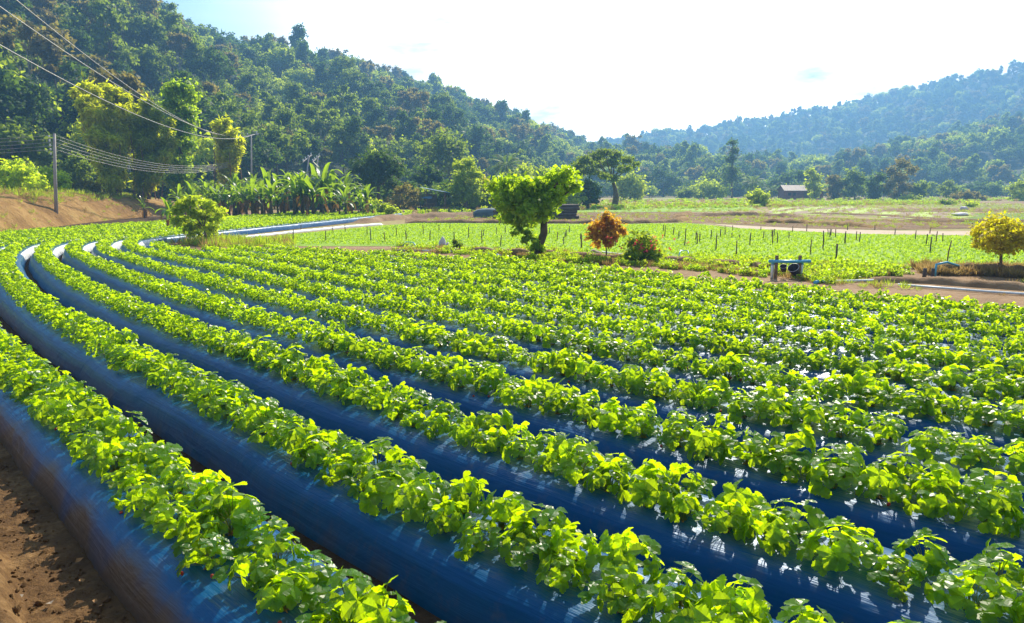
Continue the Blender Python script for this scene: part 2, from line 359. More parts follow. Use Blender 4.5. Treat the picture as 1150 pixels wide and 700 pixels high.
# ------------------------------------------------------------------ foliage makers
def leafcards(C, D, Nn, L, W, fold=.12):
    """one folded rhombic leaf per row: base C, direction D, face normal Nn"""
    Sd = np.cross(D, Nn); L = np.asarray(L)[:, None]; W = np.asarray(W)[:, None]
    v0 = C; v2 = C+D*L; mid = C+D*L*.45
    v1 = mid+Sd*W+Nn*L*fold; v3 = mid-Sd*W+Nn*L*fold
    V = np.stack([v0, v1, v2, v3], 1).reshape(-1, 3); n = len(C)
    return V, np.arange(4*n).reshape(n, 4)
def unit(v): return v/np.maximum(np.linalg.norm(v, axis=1, keepdims=True), 1e-9)
def crown(clumps, n, size, r, up=.35, shell=.55, droop=0., flat_=.75, jit=.5, wid=.36):
    """leaves spread through a set of clumps (x,y,z,radius); sprays make the outline uneven"""
    cl = np.array(clumps, float); wgt = cl[:, 3]**2; idx = r.choice(len(cl), n, p=wgt/wgt.sum())
    # sub-sprays: each clump is a set of small tufts
    K = 70; tu = unit(r.normal(size=(len(cl), K, 3)).reshape(-1, 3)).reshape(len(cl), K, 3); tu[..., 2] = tu[..., 2]*.9+.12
    tr = r.uniform(.45, 1.3, (len(cl), K, 1))
    k = r.integers(0, K, n)
    c = cl[idx, :3]+tu[idx, k]*tr[idx, k]*cl[idx, 3:4]*np.array([1, 1, flat_])
    off = r.normal(size=(n, 3))*cl[idx, 3:4]*.13*jit*2*np.array([1, 1, .6])
    inner = r.random(n) < (1-shell)
    rad = np.where(inner, r.random(n)**.5, 1.)[:, None]
    p = cl[idx, :3]+(c-cl[idx, :3])*rad*(1+.25*r.normal(size=(n, 1)))+off
    out = unit(p-cl[idx, :3])
    nn = unit(out*.6+np.array([0, 0, up])+r.normal(size=(n, 3))*.55)
    d = r.normal(size=(n, 3)); d[:, 2] -= droop; d = unit(d-nn*np.sum(d*nn, 1, keepdims=True))
    s = size*r.uniform(.6, 1.35, n)
    return leafcards(p, d, nn, s, s*wid)
def limb_tree(trunk, limbs, r0, r1, mat, name, parent, n=8):
    mb = MB(); k = len(trunk); mb.tube(trunk, [r0+(r1-r0)*i/(k-1) for i in range(k)], n, jit=.08)
    for path, ra, rb in limbs:
        m = len(path); mb.tube(path, [ra+(rb-ra)*i/(m-1) for i in range(m)], 6)
    return mb.build(name, mat, parent, smooth=True)

# forest prototypes: each (crown mesh, trunk mesh)
def make_proto(kind, seed, leafn, size):
    r = np.random.default_rng(seed); random.seed(seed)
    cl = []; tr = MB()
    if kind == 'round':
        h = r.uniform(8, 10.5); w_ = r.uniform(3., 4.4)
        for _ in range(24):
            a = r.uniform(0, TAU); q = w_*math.sqrt(r.random()); z = h*.60+r.uniform(-.30, .36)*h*(1-(q/w_)**2*.7)
            cl.append((q*math.cos(a), q*math.sin(a), z, r.uniform(.6, 1.45)))
    elif kind == 'tall':
        h = r.uniform(10.5, 12.5); w_ = 2.6
        for i in range(20):
            z = h*(.42+.55*i/19); q = w_*r.uniform(.1, 1)*(1.1-.6*i/19); a = r.uniform(0, TAU)
            cl.append((q*math.cos(a), q*math.sin(a), z, r.uniform(.6, 1.3)))
    else:  # open crown, bare limbs between tufts
        h = r.uniform(9, 12.); w_ = r.uniform(2.8, 3.8)
        for i in range(15):
            a = r.uniform(0, TAU); q = w_*r.uniform(.2, 1); z = h*(.52+.46*r.random())
            cl.append((q*math.cos(a), q*math.sin(a), z, r.uniform(.5, 1.1)))
    V, F = crown(cl, leafn, size, r, up=.5, shell=.75)
    top = h*.72
    tr.tube([(0, 0, -.8), (.1, .05, h*.3), (-.1, .1, top)], [.24, .17, .07], 5, caps=False)
    for c in cl[::2]:
        tr.tube([(0, .05, h*.38), (c[0]*.5, c[1]*.5, c[2]*.7), (c[0], c[1], c[2])], [.09, .06, .02], 4, caps=False)
    return V, F, tr
KINDS = [('round', 'f_dark'), ('round', 'f_mid'), ('round', 'f_mid'), ('round', 'f_yel'), ('tall', 'f_dark'), ('tall', 'f_mid'), ('open', 'f_olive'), ('open', 'f_mid'), ('round', 'f_dark'), ('open', 'f_olive')]
KWORD = {'f_dark': 'dark green', 'f_mid': 'mid green', 'f_yel': 'yellow green', 'f_olive': 'olive brown'}
HI = []; LO = bpy.data.collections.new("forest prototypes")
for i, (k, m) in enumerate(KINDS):
    V, F, tr = make_proto(k, 100+i, 3000, .52)
    cm = mesh("crown", V, F, M[m]); tm = mesh("trunk", tr.V, tr.F, M['palebark'] if k == 'open' else M['bark'], smooth=True)
    HI.append((cm, tm))
    V, F, tr = make_proto(k, 200+i, 1300, .78)
    F = F.tolist(); nf = len(F); b = len(V); V = np.concatenate([V, np.array([tuple(v) for v in tr.V])]); F += [[q+b for q in f] for f in tr.F]
    me = mesh("forest_tree_%02d" % i, V, F, [M[m], M['bark']], mi=[0]*nf+[1]*(len(F)-nf))
    LO.objects.link(bpy.data.objects.new("forest_tree_%02d" % i, me))
def scatter(name, P3, rot, scl, idx, coll, **tags):
    """one object of countless plants: points carrying turn, size and kind"""
    me = bpy.data.meshes.new(name); me.vertices.add(len(P3)); me.vertices.foreach_set("co", np.asarray(P3, np.float32).ravel())
    a = me.attributes.new("turn", 'FLOAT_VECTOR', 'POINT'); a.data.foreach_set("vector", np.asarray(rot, np.float32).ravel())
    a = me.attributes.new("size", 'FLOAT_VECTOR', 'POINT'); a.data.foreach_set("vector", np.asarray(scl, np.float32).ravel())
    a = me.attributes.new("which", 'INT', 'POINT'); a.data.foreach_set("value", np.asarray(idx, np.int32))
    o = obj(name, me); ng = bpy.data.node_groups.new(name, "GeometryNodeTree")
    ng.interface.new_socket("Geometry", in_out='INPUT', socket_type='NodeSocketGeometry'); ng.interface.new_socket("Geometry", in_out='OUTPUT', socket_type='NodeSocketGeometry')
    gi = ng.nodes.new("NodeGroupInput"); go = ng.nodes.new("NodeGroupOutput"); L = ng.links.new
    ci = ng.nodes.new("GeometryNodeCollectionInfo"); ci.inputs["Collection"].default_value = coll
    ci.inputs["Separate Children"].default_value = True; ci.inputs["Reset Children"].default_value = True
    ip = ng.nodes.new("GeometryNodeInstanceOnPoints"); ip.inputs["Pick Instance"].default_value = True
    def at(n, t, s):
        q = ng.nodes.new("GeometryNodeInputNamedAttribute"); q.data_type = t; q.inputs["Name"].default_value = n
        return [x for x in q.outputs if x.name == "Attribute" and x.enabled][0]
    er = ng.nodes.new("FunctionNodeEulerToRotation"); L(at("turn", 'FLOAT_VECTOR', 0), er.inputs[0])
    L(gi.outputs[0], ip.inputs["Points"]); L(ci.outputs[0], ip.inputs["Instance"]); L(at("which", 'INT', 0), ip.inputs["Instance Index"])
    L(er.outputs[0], ip.inputs["Rotation"]); L(at("size", 'FLOAT_VECTOR', 0), ip.inputs["Scale"]); L(ip.outputs[0], go.inputs[0])
    md = o.modifiers.new("scatter", "NODES"); md.node_group = ng
    tag(o, **tags); return o

def forest_points(hf, pr, a0, a1, sp0, seed, back=1.12, jig=.45):
    r = np.random.default_rng(seed); out = []
    x0, x1 = -700, 1100
    ys = np.arange(40, 1250, sp0); xs = np.arange(x0, x1, sp0)
    X, Y = np.meshgrid(xs, ys); X = (X+r.uniform(-jig, jig, X.shape)*sp0).ravel(); Y = (Y+r.uniform(-jig, jig, Y.shape)*sp0).ravel()
    A = np.arctan2(X, Y); Rr = np.hypot(X, Y); foot, rid, H = pr(A); t = (Rr-foot)/(rid-foot)
    k = (A > a0) & (A < a1) & (t > .0) & (t < back); X, Y, A, Rr, t = X[k], Y[k], A[k], Rr[k], t[k]
    Z = hf(A, Rr); return X, Y, Z, t
fx = [];
X1, Y1, Z1, t1 = forest_points(hfL, pL, R(-43), R(13), 6.4, 1)
X2, Y2, Z2, t2 = forest_points(hfM, pM, R(-1), R(43), 7.6, 2)
X3, Y3, Z3, t3 = forest_points(hfF, pF, R(-4), R(42), 9.5, 3)
# a bare terrace on the right foothill
u2, v2 = proj(X2, Y2, Z2)
k = ~((u2 > 1065) & (v2 > 188) & (v2 < 207)); X2, Y2, Z2, t2 = X2[k], Y2[k], Z2[k], t2[k]
def pick_kind(x, y, r):
    f = fnoise(x, y, TAU/70, 11, 2); q = r.random(len(x))+f*.35
    return np.select([q < .10, q < .24, q < .34, q < .44, q < .52, q < .60, q < .70, q < .79, q < .85], [8, 0, 4, 1, 2, 5, 6, 7, 9], 3)
FX = np.concatenate([X1, X2, X3]); FY = np.concatenate([Y1, Y2, Y3]); FZ = np.concatenate([Z1, Z2, Z3])
r_ = np.random.default_rng(5); FK = pick_kind(FX, FY, r_); FS = r_.uniform(.55, 1.3, len(FX))*np.where(FY > 600, 1.15, 1.); FRt = r_.uniform(0, TAU, len(FX))
near = np.hypot(FX, FY); u_, v_ = proj(FX, FY, FZ+6); u_F = u_
vis = (u_ > 5) & (u_ < 1145) & (v_ > 5)
score = np.where(vis, near, 1e9); order = np.argsort(score)
HIN = sorted(order[:300], key=lambda i: u_F[i]); FC = {}
def nth(n): return "%d%s" % (n, "th" if 10 < n % 100 < 14 else {1: "st", 2: "nd", 3: "rd"}.get(n % 10, "th"))
def PLACE(u):
    for a, b in ((60, 'left of the utility pole'), (110, 'behind the pole shrubs'), (150, 'behind the tall bamboo'), (195, 'behind the leaning bamboo'), (225, 'behind the vine tree'), (280, 'left of the crossarm pole'), (330, 'above the left bananas'), (380, 'above the middle bananas'), (420, 'above the right bananas'),
                 (460, 'behind the mango tree'), (510, 'behind the hut'), (560, 'behind the bright upright tree'), (640, 'behind the forked tree'), (720, 'behind the rain tree')):
        if u < a: return b
    return 'on the right foothill'
for i in HIN:
    kd = int(FK[i]); cm, tm = HI[kd]; t = empty("forest_tree", (FX[i], FY[i], FZ[i]-.3), FRt[i]); s = FS[i]; t.scale = (s, s, s*r_.uniform(.9, 1.15))
    c = obj("crown", cm, t); q = obj("trunk", tm, t)
    sh = {'round': 'round crowned', 'tall': 'tall narrow', 'open': 'thin open crowned'}[KINDS[kd][0]]
    lb_ = "%s %s hillside tree %s" % (sh, KWORD[KINDS[kd][1]], PLACE(u_F[i])); FC[lb_] = FC.get(lb_, 0)+1
    tag(t, lb_+", %s from left" % nth(FC[lb_]), "tree", "trees low on the forested hillside")
rest = order[300:]
scatter("hillside_forest", np.stack([FX, FY, FZ-.3], 1)[rest], np.stack([0*FRt, 0*FRt, FRt], 1)[rest], np.stack([FS, FS, FS*r_.uniform(.85, 1.15, len(FS))], 1)[rest], FK[rest], LO,
        label="dense blue green forest covering the hills", cat="forest", kind="stuff")

# ------------------------------------------------------------------ strawberry beds
SPC = 1.094
ss = np.arange(-6, 75, .05)
kn = [-6, 0, 4, 8, 11, 15, 19, 23, 26, 28.5, 30.5, 32.5, 34.5, 80]; bv = [-.93, -.89, -.80, -.80, -.77, -.715, -.66, -.625, -.56, -.48, -.37, -.08, .17, .17]
BR = np.interp(ss, kn, bv); ker = np.ones(41)/41; BR = np.convolve(np.pad(BR, 20, 'edge'), ker, 'valid')
CX = np.cumsum(np.sin(BR))*.05; CY = np.cumsum(np.cos(BR))*.05; i0 = np.argmin(abs(ss)); CX += 1.783-CX[i0]; CY += 3.646-CY[i0]
def shrink(s_):
    t = np.clip((s_-15)/13, 0, 1); return 1-.21*t*t*(3-2*t)
def off(k, s_): return -SPC+(k-1)*SPC*shrink(s_)-(.07*np.clip(1-s_/6, 0, 1) if k == 0 else 0)      # the beds draw closer together round the far turn
def rail(k): o = off(k, ss); return CX+o*np.cos(BR), CY-o*np.sin(BR)
BORDER = [(-16.2, 29.5), (-13.2, 26.8), (-5, 22.4), (.6, 19.6), (6.4, 13.7), (8.6, 11.6), (14, 6.5)]
BX = [b[0] for b in BORDER]; BY = [b[1] for b in BORDER]
def inside(x, y): return (y < np.interp(x, BX, BY)) | (x < -15)
PROF = [(-.47, -.02), (-.45, .05), (-.42, .12), (-.395, .185), (-.36, .235), (-.30, .27), (-.22, .285), (-.1, .292), (0, .295), (.1, .292), (.22, .285), (.30, .27), (.36, .235), (.395, .185), (.42, .12), (.45, .05), (.47, -.02)]
ORD = ['first', 'second', 'third', 'fourth', 'fifth', 'sixth', 'seventh', 'eighth', 'ninth', 'tenth', 'eleventh', 'twelfth', 'thirteenth']
BEDS = {}
def bedname(k):
    if k >= 0: return ORD[k]+" bed from the bottom left corner"
    return ["", "first outer bed behind the far left turn", "second outer bed behind the far left turn", "third outer bed behind the far left turn",
            "fourth outer bed behind the far left turn", "outermost bed along the foot of the earth bank"][-k]
for k in range(-5, 13):
    x, y = rail(k); m = np.ones(len(x), bool)
    if k < 0: m &= ss > 17
    if k >= 7: m &= inside(x, y) & (ss < 24)
    else: m &= (y < 26) | (x < -14.6+(y-28)*.176+.6)
    m &= (y < 62) & (y > -1.5) & (x < 14)
    # stay clear of curling back on itself on the inner side
    dx = np.gradient(x); dy = np.gradient(y); m &= (dx*np.sin(BR)+dy*np.cos(BR)) > .012
    idx = np.where(m)[0]
    if len(idx) < 30: continue
    # longest unbroken run
    runs = np.split(idx, np.where(np.diff(idx) > 1)[0]+1); run = max(runs, key=len) if k < 0 else next(q_ for q_ in runs if len(q_) > 30)
    far = np.hypot(x[run], y[run]); keep = [run[0]]
    for q in run[1:]:
        step = .05 if math.hypot(x[q], y[q]) < 9 else (.15 if math.hypot(x[q], y[q]) < 20 else .4)
        if (ss[q]-ss[keep[-1]]) >= step-1e-6: keep.append(q)
    run = np.array(keep); BEDS[k] = run
    X, Y, B_, sl_ = x[run], y[run], BR[run], ss[run]
    n = len(run); m_ = len(PROF); pr = np.array(PROF)
    Sg, Wg = np.meshgrid(sl_, pr[:, 0], indexing='ij'); Zg = np.tile(pr[:, 1], (n, 1))
    wig = .035*fnoise(Sg+k*13, Wg*2, 1.5, 40+k, 2)
    side = np.abs(Wg)/.5; Wg = Wg*(.25+.75*shrink(Sg))
    wr = .012*fnoise(Sg*1.6+k*31, Wg*7, 2.2, 60+k, 3)*(.3+side)
    Z = Zg+wr+.012*fnoise(Sg, 0*Sg, .8, 80+k, 2)
    W = Wg*(1+.05*fnoise(Sg, 0*Sg, 1.3, 90+k, 3))+wig*.4
    VX = X[:, None]+W*np.cos(B_)[:, None]; VY = Y[:, None]-W*np.sin(B_)[:, None]
    i, j = np.meshgrid(np.arange(n-1), np.arange(m_-1), indexing='ij'); b = (i*m_+j).ravel(); F = np.stack([b, b+1, b+m_+1, b+m_], 1)
    lin = (sl_[i.ravel()] > 25.5) & (sl_[i.ravel()] < 33) & (j.ravel() >= 11)      # sun glare painted as white film on the inside of the turn
    ob = obj("planting_bed", mesh("planting_bed", np.stack([VX, VY, Z], -1).reshape(-1, 3), F, [M['film_dusty' if k == 0 else 'film'], M['lining_and_glare']], mi=lin.astype(int), smooth=True, uv=np.stack([Sg+k*7.3, Wg], -1).reshape(-1, 2)))  # film_dusty: stronger painted soil reflection on the first bed; lin: painted sun glare
    tag(ob, "blue plastic covered ridge of the "+bedname(k), "planting bed", "plastic covered strawberry beds")

# soil under and between the beds
sheet("soil_field", [(-60, -3), (16, -3), (16, 5)] + [(BX[i]+.9, BY[i]+.9) for i in range(len(BX)-1, -1, -1)] + [(-9, 62), (-60, 62)], .004, M['soil'])
def soilpatch():
    s_ = np.arange(-5.5, 9, .03); o_ = np.arange(-4.4, -2.25, .03)
    Sg, Og = np.meshgrid(s_, o_, indexing='ij'); bx = np.interp(Sg, ss, CX); by = np.interp(Sg, ss, CY); br = np.interp(Sg, ss, BR)
    x = bx+Og*np.cos(br); y = by-Og*np.sin(br)
    e = -3.08+.09*fnoise(Sg, 0*Sg, 2.2, 7, 3)
    t = np.clip((e-Og)/.16, 0, 1); z = .012+.26*t*t*(3-2*t)
    z = z+(.02+.05*t)*fnoise(x, y, 9, 9, 4, .62)*.7+.012*fnoise(x, y, 40, 10, 2)
    V = np.stack([x, y, np.maximum(z, .007)], -1).reshape(-1, 3); n, m_ = Sg.shape
    i, j = np.meshgrid(np.arange(n-1), np.arange(m_-1), indexing='ij'); b = (i*m_+j).ravel()
    o = obj("soil_bund", mesh("soil_bund", V, np.stack([b, b+1, b+m_+1, b+m_], 1), M['soil2'], smooth=True)); o["kind"] = "structure"
M['soil2'] = ground("clod soil", [(.3, (.05, .026, .011)), (.5, (.13, .07, .027)), (.7, (.30, .18, .075))], 2., 22., 1., .03)
soilpatch()

# ------------------------------------------------------------------ strawberry plants
def leaflet(nb=10, teeth=True, L=.078, W=.030):
    """serrated half-folded leaflet: returns V,F in leaf space (x side, y along, z up)"""
    mid = [(0, L*t, -L*.12*t*t) for t in (0, .3, .6, .85, 1.)]
    V = list(mid); F = []
    for sgn in (-1, 1):
        b = len(V); pts = []
        for i in range(nb):
            t = (i+.6)/nb; wv = W*(math.sin(math.pi*(.5*min(1, t/.6) if t < .6 else .5+.5*(t-.6)/.42))**.8)
            tt = 1.0+(.15 if (i % 2 and teeth) else -.10)
            pts.append((sgn*wv*tt, L*(t*.98+(.03 if i % 2 and teeth else 0)), wv*.26-L*.12*t*t))
        V += pts
        ch = [0]+[min(4, int(round((i+.6)/nb*4))) for i in range(nb)]
        prev_m = 0; F.append((0, b, 1) if sgn > 0 else (0, 1, b))
        mi_ = [max(1, min(4, int(round((i+.6)/nb*4)))) for i in range(nb)]
        for i in range(nb-1):
            a, c = b+i, b+i+1; m0, m1 = mi_[i], mi_[i+1]
            f = [m0, a, c]; F.append(f if sgn > 0 else f[::-1])
            if m1 != m0:
                f = [m0, c, m1]; F.append(f if sgn > 0 else f[::-1])
        f = [4, mi_[-1], b+nb-1]
        if mi_[-1] != 4: F.append(f)
    return np.array(V), F
def quadleaflet(L=.062, W=.034):
    return np.array([(0, 0, 0), (W, L*.55, W*.3), (0, L, -L*.2), (-W, L*.55, W*.3)]), [(0, 1, 2, 3)]
def plant(seed, lod):
    r = np.random.default_rng(seed); random.seed(seed)
    LV, LF = leaflet() if lod == 0 else quadleaflet(*((.062, .029) if lod == 1 else (.082, .040)))
    n = {0: 23, 1: 24, 2: 12}[lod]; V = []; F = []; st = MB(); base = 0
    for i in range(n):
        az = i*2.4+r.uniform(-.5, .5); q = math.sqrt((i+.5)/n); rad = .025+.135*q*r.uniform(.8, 1.15)
        hgt = (.225-.14*q**2)*r.uniform(.75, 1.2)
        tip = Vector((rad*math.cos(az), rad*math.sin(az), hgt))
        if lod == 0 or (lod == 1 and i % 3 == 0):
            st.tube([(math.cos(az)*.012, math.sin(az)*.012, 0), (tip.x*.35, tip.y*.35, hgt*.62), tuple(tip)], [.0028, .0022, .0016], 4, caps=False)
        # leaf frame: up vector tipped outward
        til = R(r.uniform(10, 75))*(.45+.75*q); nrm = Vector((math.cos(az)*math.sin(til), math.sin(az)*math.sin(til), math.cos(til)))
        nrm = (nrm+Vector(r.normal(size=3)*.26)).normalized()
        out = Vector((math.cos(az+r.uniform(-.9, .9)), math.sin(az+r.uniform(-.9, .9)), 0)); out = (out-nrm*out.dot(nrm)).normalized(); sd = out.cross(nrm)
        sc = r.uniform(.8, 1.3)*(1 if lod else 1)
        for ang, ls in ((0, 1.05), (R(72), .95), (R(-72), .95)):
            a = ang+r.uniform(-.12, .12); c, s = math.cos(a), math.sin(a); dz = r.uniform(-.25, .15)
            X = np.array(LV)*sc*ls; xx = X[:, 0]*c+X[:, 1]*s; yy = -X[:, 0]*s+X[:, 1]*c; zz = X[:, 2]+X[:, 1]*dz+.0015*np.sin(X[:, 1]*160+seed)
            B = np.array([sd, out, nrm]); V.append(np.stack([xx, yy, zz], 1) @ B+np.array(tip)); F += [[q_+base for q_ in f] for f in LF]; base += len(LV)
    dry = MB()
    if lod == 0:
        for i in range(9):
            a = r.uniform(0, TAU); dry.tube([(0, 0, .0), (.02*math.cos(a), .02*math.sin(a), .018), (.045*math.cos(a), .045*math.sin(a), .012)], [.008, .006, .002], 4, caps=False)
    return np.concatenate(V), F, st, dry
NV = 8
PL0 = []
for v in range(NV):
    V, F, st, dry = plant(300+v, 0)
    PL0.append((mesh("foliage", V, F, M['berryleaf'], smooth=False), mesh("stems", st.V, st.F, M['stem'], smooth=True), mesh("crown", dry.V, dry.F, M['drystem'], smooth=True)))
bm_ = MB(); bm_.lathe([(0.001, -.019), (.008, -.014), (.0135, -.002), (.0125, .008), (.006, .014), (.0005, .014)], (0, 0, 0), 10)
BERRY = mesh("berry", bm_.V, bm_.F, M['berry'], smooth=True)
PC = {1: bpy.data.collections.new("plants mid"), 2: bpy.data.collections.new("plants far")}
for lod in (0, 1, 2):
    for v in range(NV if lod < 2 else 5):
        V, F, st, dry = plant((300 if lod == 0 else 400+lod*50)+v, lod); nf = len(F); b = len(V)
        if st.V: V = np.concatenate([V, np.array(st.V)]); F = list(F)+[[q+b for q in f] for f in st.F]
        me = mesh("plant%d_%02d" % (lod, v), V, F, [M['berryleaf'], M['stem']], mi=[0]*nf+[1]*(len(F)-nf))
        if lod == 0: PC.setdefault(0, bpy.data.collections.new("plants near")).objects.link(bpy.data.objects.new("plant0_%02d" % v, me))
        else: PC[lod].objects.link(bpy.data.objects.new(me.name, me))
pp = []
r_ = np.random.default_rng(77)
for k, run in BEDS.items():
    s0, s1 = ss[run[0]], ss[run[-1]]; x, y = rail(k)
    for col in (-1, 1):
        s = s0+.2+(.14 if col > 0 else 0)
        while s < s1-.15:
            # spacing measured along the rail itself
            i = np.searchsorted(ss, s); i = min(i, len(ss)-2); ds = math.hypot(x[i+1]-x[i], y[i+1]-y[i])/.05
            o = float(off(k, s))+col*.115*float(shrink(s))**1.5+r_.normal()*.022; a = np.interp(s, ss, BR)
            px_, py_ = np.interp(s, ss, CX)+o*math.cos(a), np.interp(s, ss, CY)-o*math.sin(a)
            pp.append((px_, py_, .285, k, col, s)); s += .30*r_.uniform(.85, 1.2)/max(ds, .3)
pp = np.array(pp); dist = np.hypot(pp[:, 0], pp[:, 1])
vis = inview(pp[:, 0], pp[:, 1]+.6, pp[:, 2]+.1, 700); pp = pp[vis]; dist = dist[vis]
u_, v_ = proj(pp[:, 0], pp[:, 1], pp[:, 2]+.12); fr = (u_ > -5) & (u_ < 1155) & (v_ < 706)
order = np.argsort(np.where(fr, dist, 1e6)); hi = order[:300]; rest = order[300:]
print("strawberry plants", len(pp), "nearest300 to", dist[hi].max())
CNT = {}
def nth(n): return "%d%s" % (n, "th" if 10 < n % 100 < 14 else {1: "st", 2: "nd", 3: "rd"}.get(n % 10, "th"))
hi = sorted(hi, key=lambda i: (pp[i, 3], pp[i, 4], pp[i, 5]))
for n_, i in enumerate(hi):
    key = (pp[i, 3], pp[i, 4]); CNT[key] = CNT.get(key, 0)+1
    k = int(pp[i, 3]); t = empty("strawberry_plant", pp[i, :3], r_.uniform(0, TAU)); s = r_.uniform(.68, 1.08); t.scale = (s, s, s*r_.uniform(.85, 1.12))
    t.rotation_euler[0] = r_.normal()*.07; t.rotation_euler[1] = r_.normal()*.07
    f, st, dr = PL0[r_.integers(0, NV)]
    obj("foliage", f, t); obj("stems", st, t); obj("crown", dr, t)
    if r_.random() < .12:
        for _ in range(r_.integers(1, 4)):
            a_ = r_.uniform(0, TAU); q_ = r_.uniform(.13, .22); bo = obj("berry", BERRY, t); bo.location = (q_*math.cos(a_), q_*math.sin(a_), .02); bo.rotation_euler = (r_.uniform(-.6, .6), r_.uniform(-.6, .6), 0)
    tag(t, "%s plant from near end, %s line, %s" % (nth(CNT[key]), "left" if pp[i, 4] < 0 else "right", bedname(k)), "strawberry plant", "strawberry plants on bed %s" % (ORD[k] if k >= 0 else 'outer'))
q = pp[rest]; dq = dist[rest]; n = len(q); s = r_.uniform(.72, 1.03, n)*(1-.16*np.clip((dq-9)/10, 0, 1)*(q[:, 0] < -7))*(1+.06*(q[:, 0] > -2))
for lod, lab in ((0, "leafy strawberry plants filling the middle of the beds"), (1, "strawberry rows farther back in the field"), (2, "far strip of strawberry plants at the foot of the bank")):
    mk = (dq < 9.5) if lod == 0 else ((dq >= 9.5) & (dq < 24) if lod == 1 else dq >= 24)
    nn = mk.sum(); sc = s[mk]*(1. if lod < 2 else 1.05)
    if nn: scatter("strawberry_foliage", q[mk, :3], np.stack([r_.normal(size=nn)*.06, r_.normal(size=nn)*.06, r_.uniform(0, TAU, nn)], 1), np.stack([sc, sc, sc*r_.uniform(.85, 1.12, nn)], 1),
                   r_.integers(0, NV if lod < 2 else 5, nn), PC[lod], label=lab, cat="strawberry plants", kind="stuff")
# ------------------------------------------------------------------ earth bank on the left
BASE = [(-700, 330), (-350, 296), (-100, 270), (0, 262), (62, 255), (130, 247), (190, 241.5), (300, 238)]
bA = [math.atan2(*gp(*b)) for b in BASE]; bR = [math.hypot(*gp(*b)) for b in BASE]
def bank_h(az, r):
    d = r-np.interp(az, bA, bR); px = 575+np.tan(az)*766.7*cp
    k = np.interp(px, [100, 170, 215, 290], [1, .75, .45, .0])
    h = np.interp(d, [-.5, 0, 1, 2.5, 4.5, 7, 40], [-.3, 0, .45, 1.15, 1.75, 2.1, 2.4])
    x, y = r*np.sin(az), r*np.cos(az)
    return h*k+.16*k*fnoise(x, y, 1.3, 21, 4)*np.clip(d, 0, 1)-.02
def bank():
    az = np.linspace(bA[0], bA[-1], 260); dd = np.concatenate([np.linspace(-.5, 8, 46), np.linspace(9, 50, 22)])
    A, Dd = np.meshgrid(az, dd, indexing='ij'); Rr = np.interp(A, bA, bR)+Dd; Z = bank_h(A, Rr)
    V = np.stack([Rr*np.sin(A), Rr*np.cos(A), Z], -1).reshape(-1, 3); n, m_ = A.shape
    i, j = np.meshgrid(np.arange(n-1), np.arange(m_-1), indexing='ij'); b = (i*m_+j).ravel()
    o = obj("earth_bank", mesh("earth_bank", V, np.stack([b, b+m_, b+m_+1, b+1], 1), M['bank'], smooth=True)); o["kind"] = "structure"
bank()
def zbank(x, y): return float(bank_h(np.array(math.atan2(x, y)), np.array(math.hypot(x, y))))

# ------------------------------------------------------------------ fields beyond the beds
def pxsheet(name, pts, z, mat): return sheet(name, [gp(*p) for p in pts], z, M[mat])
border = [(BX[i]+.9, BY[i]+.9) for i in range(len(BX))]
pxsheet("dirt_verge", [(172, 272), (300, 262), (420, 262), (470, 270), (560, 272), (700, 277), (950, 296), (1300, 300), (1500, 380), (1150, 375), (950, 338), (600, 300), (400, 290), (200, 280)], .008, 'drysoil')
pxsheet("seedling_field", [(258, 272), (330, 263), (430, 253.5), (470, 250.5), (590, 251.5), (700, 252), (770, 250.5), (830, 256.5), (960, 263), (1095, 265), (1300, 268), (1500, 290), (1400, 316), (1150, 305), (1000, 301), (850, 294), (750, 289), (600, 282), (450, 277), (330, 277)], .014, 'seedbed')
pxsheet("pale_path", [(800, 252), (900, 257), (1000, 259.5), (1095, 260), (1300, 258), (1300, 264), (1095, 265), (960, 263), (830, 256.5)], .018, 'path')
pxsheet("ploughed_field", [(455, 250), (455, 239.5), (555, 237.5), (700, 237.5), (790, 239), (1000, 247), (1150, 252), (1150, 256), (1000, 258.5), (900, 256.5), (800, 251), (700, 251.5), (590, 251)], .012, 'plough')
pxsheet("green_strip", [(640, 239), (655, 233.5), (845, 232.5), (850, 236), (790, 238)], .022, 'fieldgreen')
pxsheet("vegetable_field", [(860, 240), (870, 233), (960, 232), (1010, 236), (1000, 244)], .02, 'fieldgreen')
pxsheet("striped_field", [(985, 244.5), (1010, 238.5), (1085, 238.5), (1100, 243), (1060, 248)], .024, 'fieldgreen')
pxsheet("meadow", [(1080, 251), (1095, 240), (1300, 238), (1300, 256)], .022, 'turf')
pxsheet("dark_soil_strip", [(985, 238), (995, 234.5), (1150, 234.5), (1300, 234), (1300, 238)], .026, 'plough')
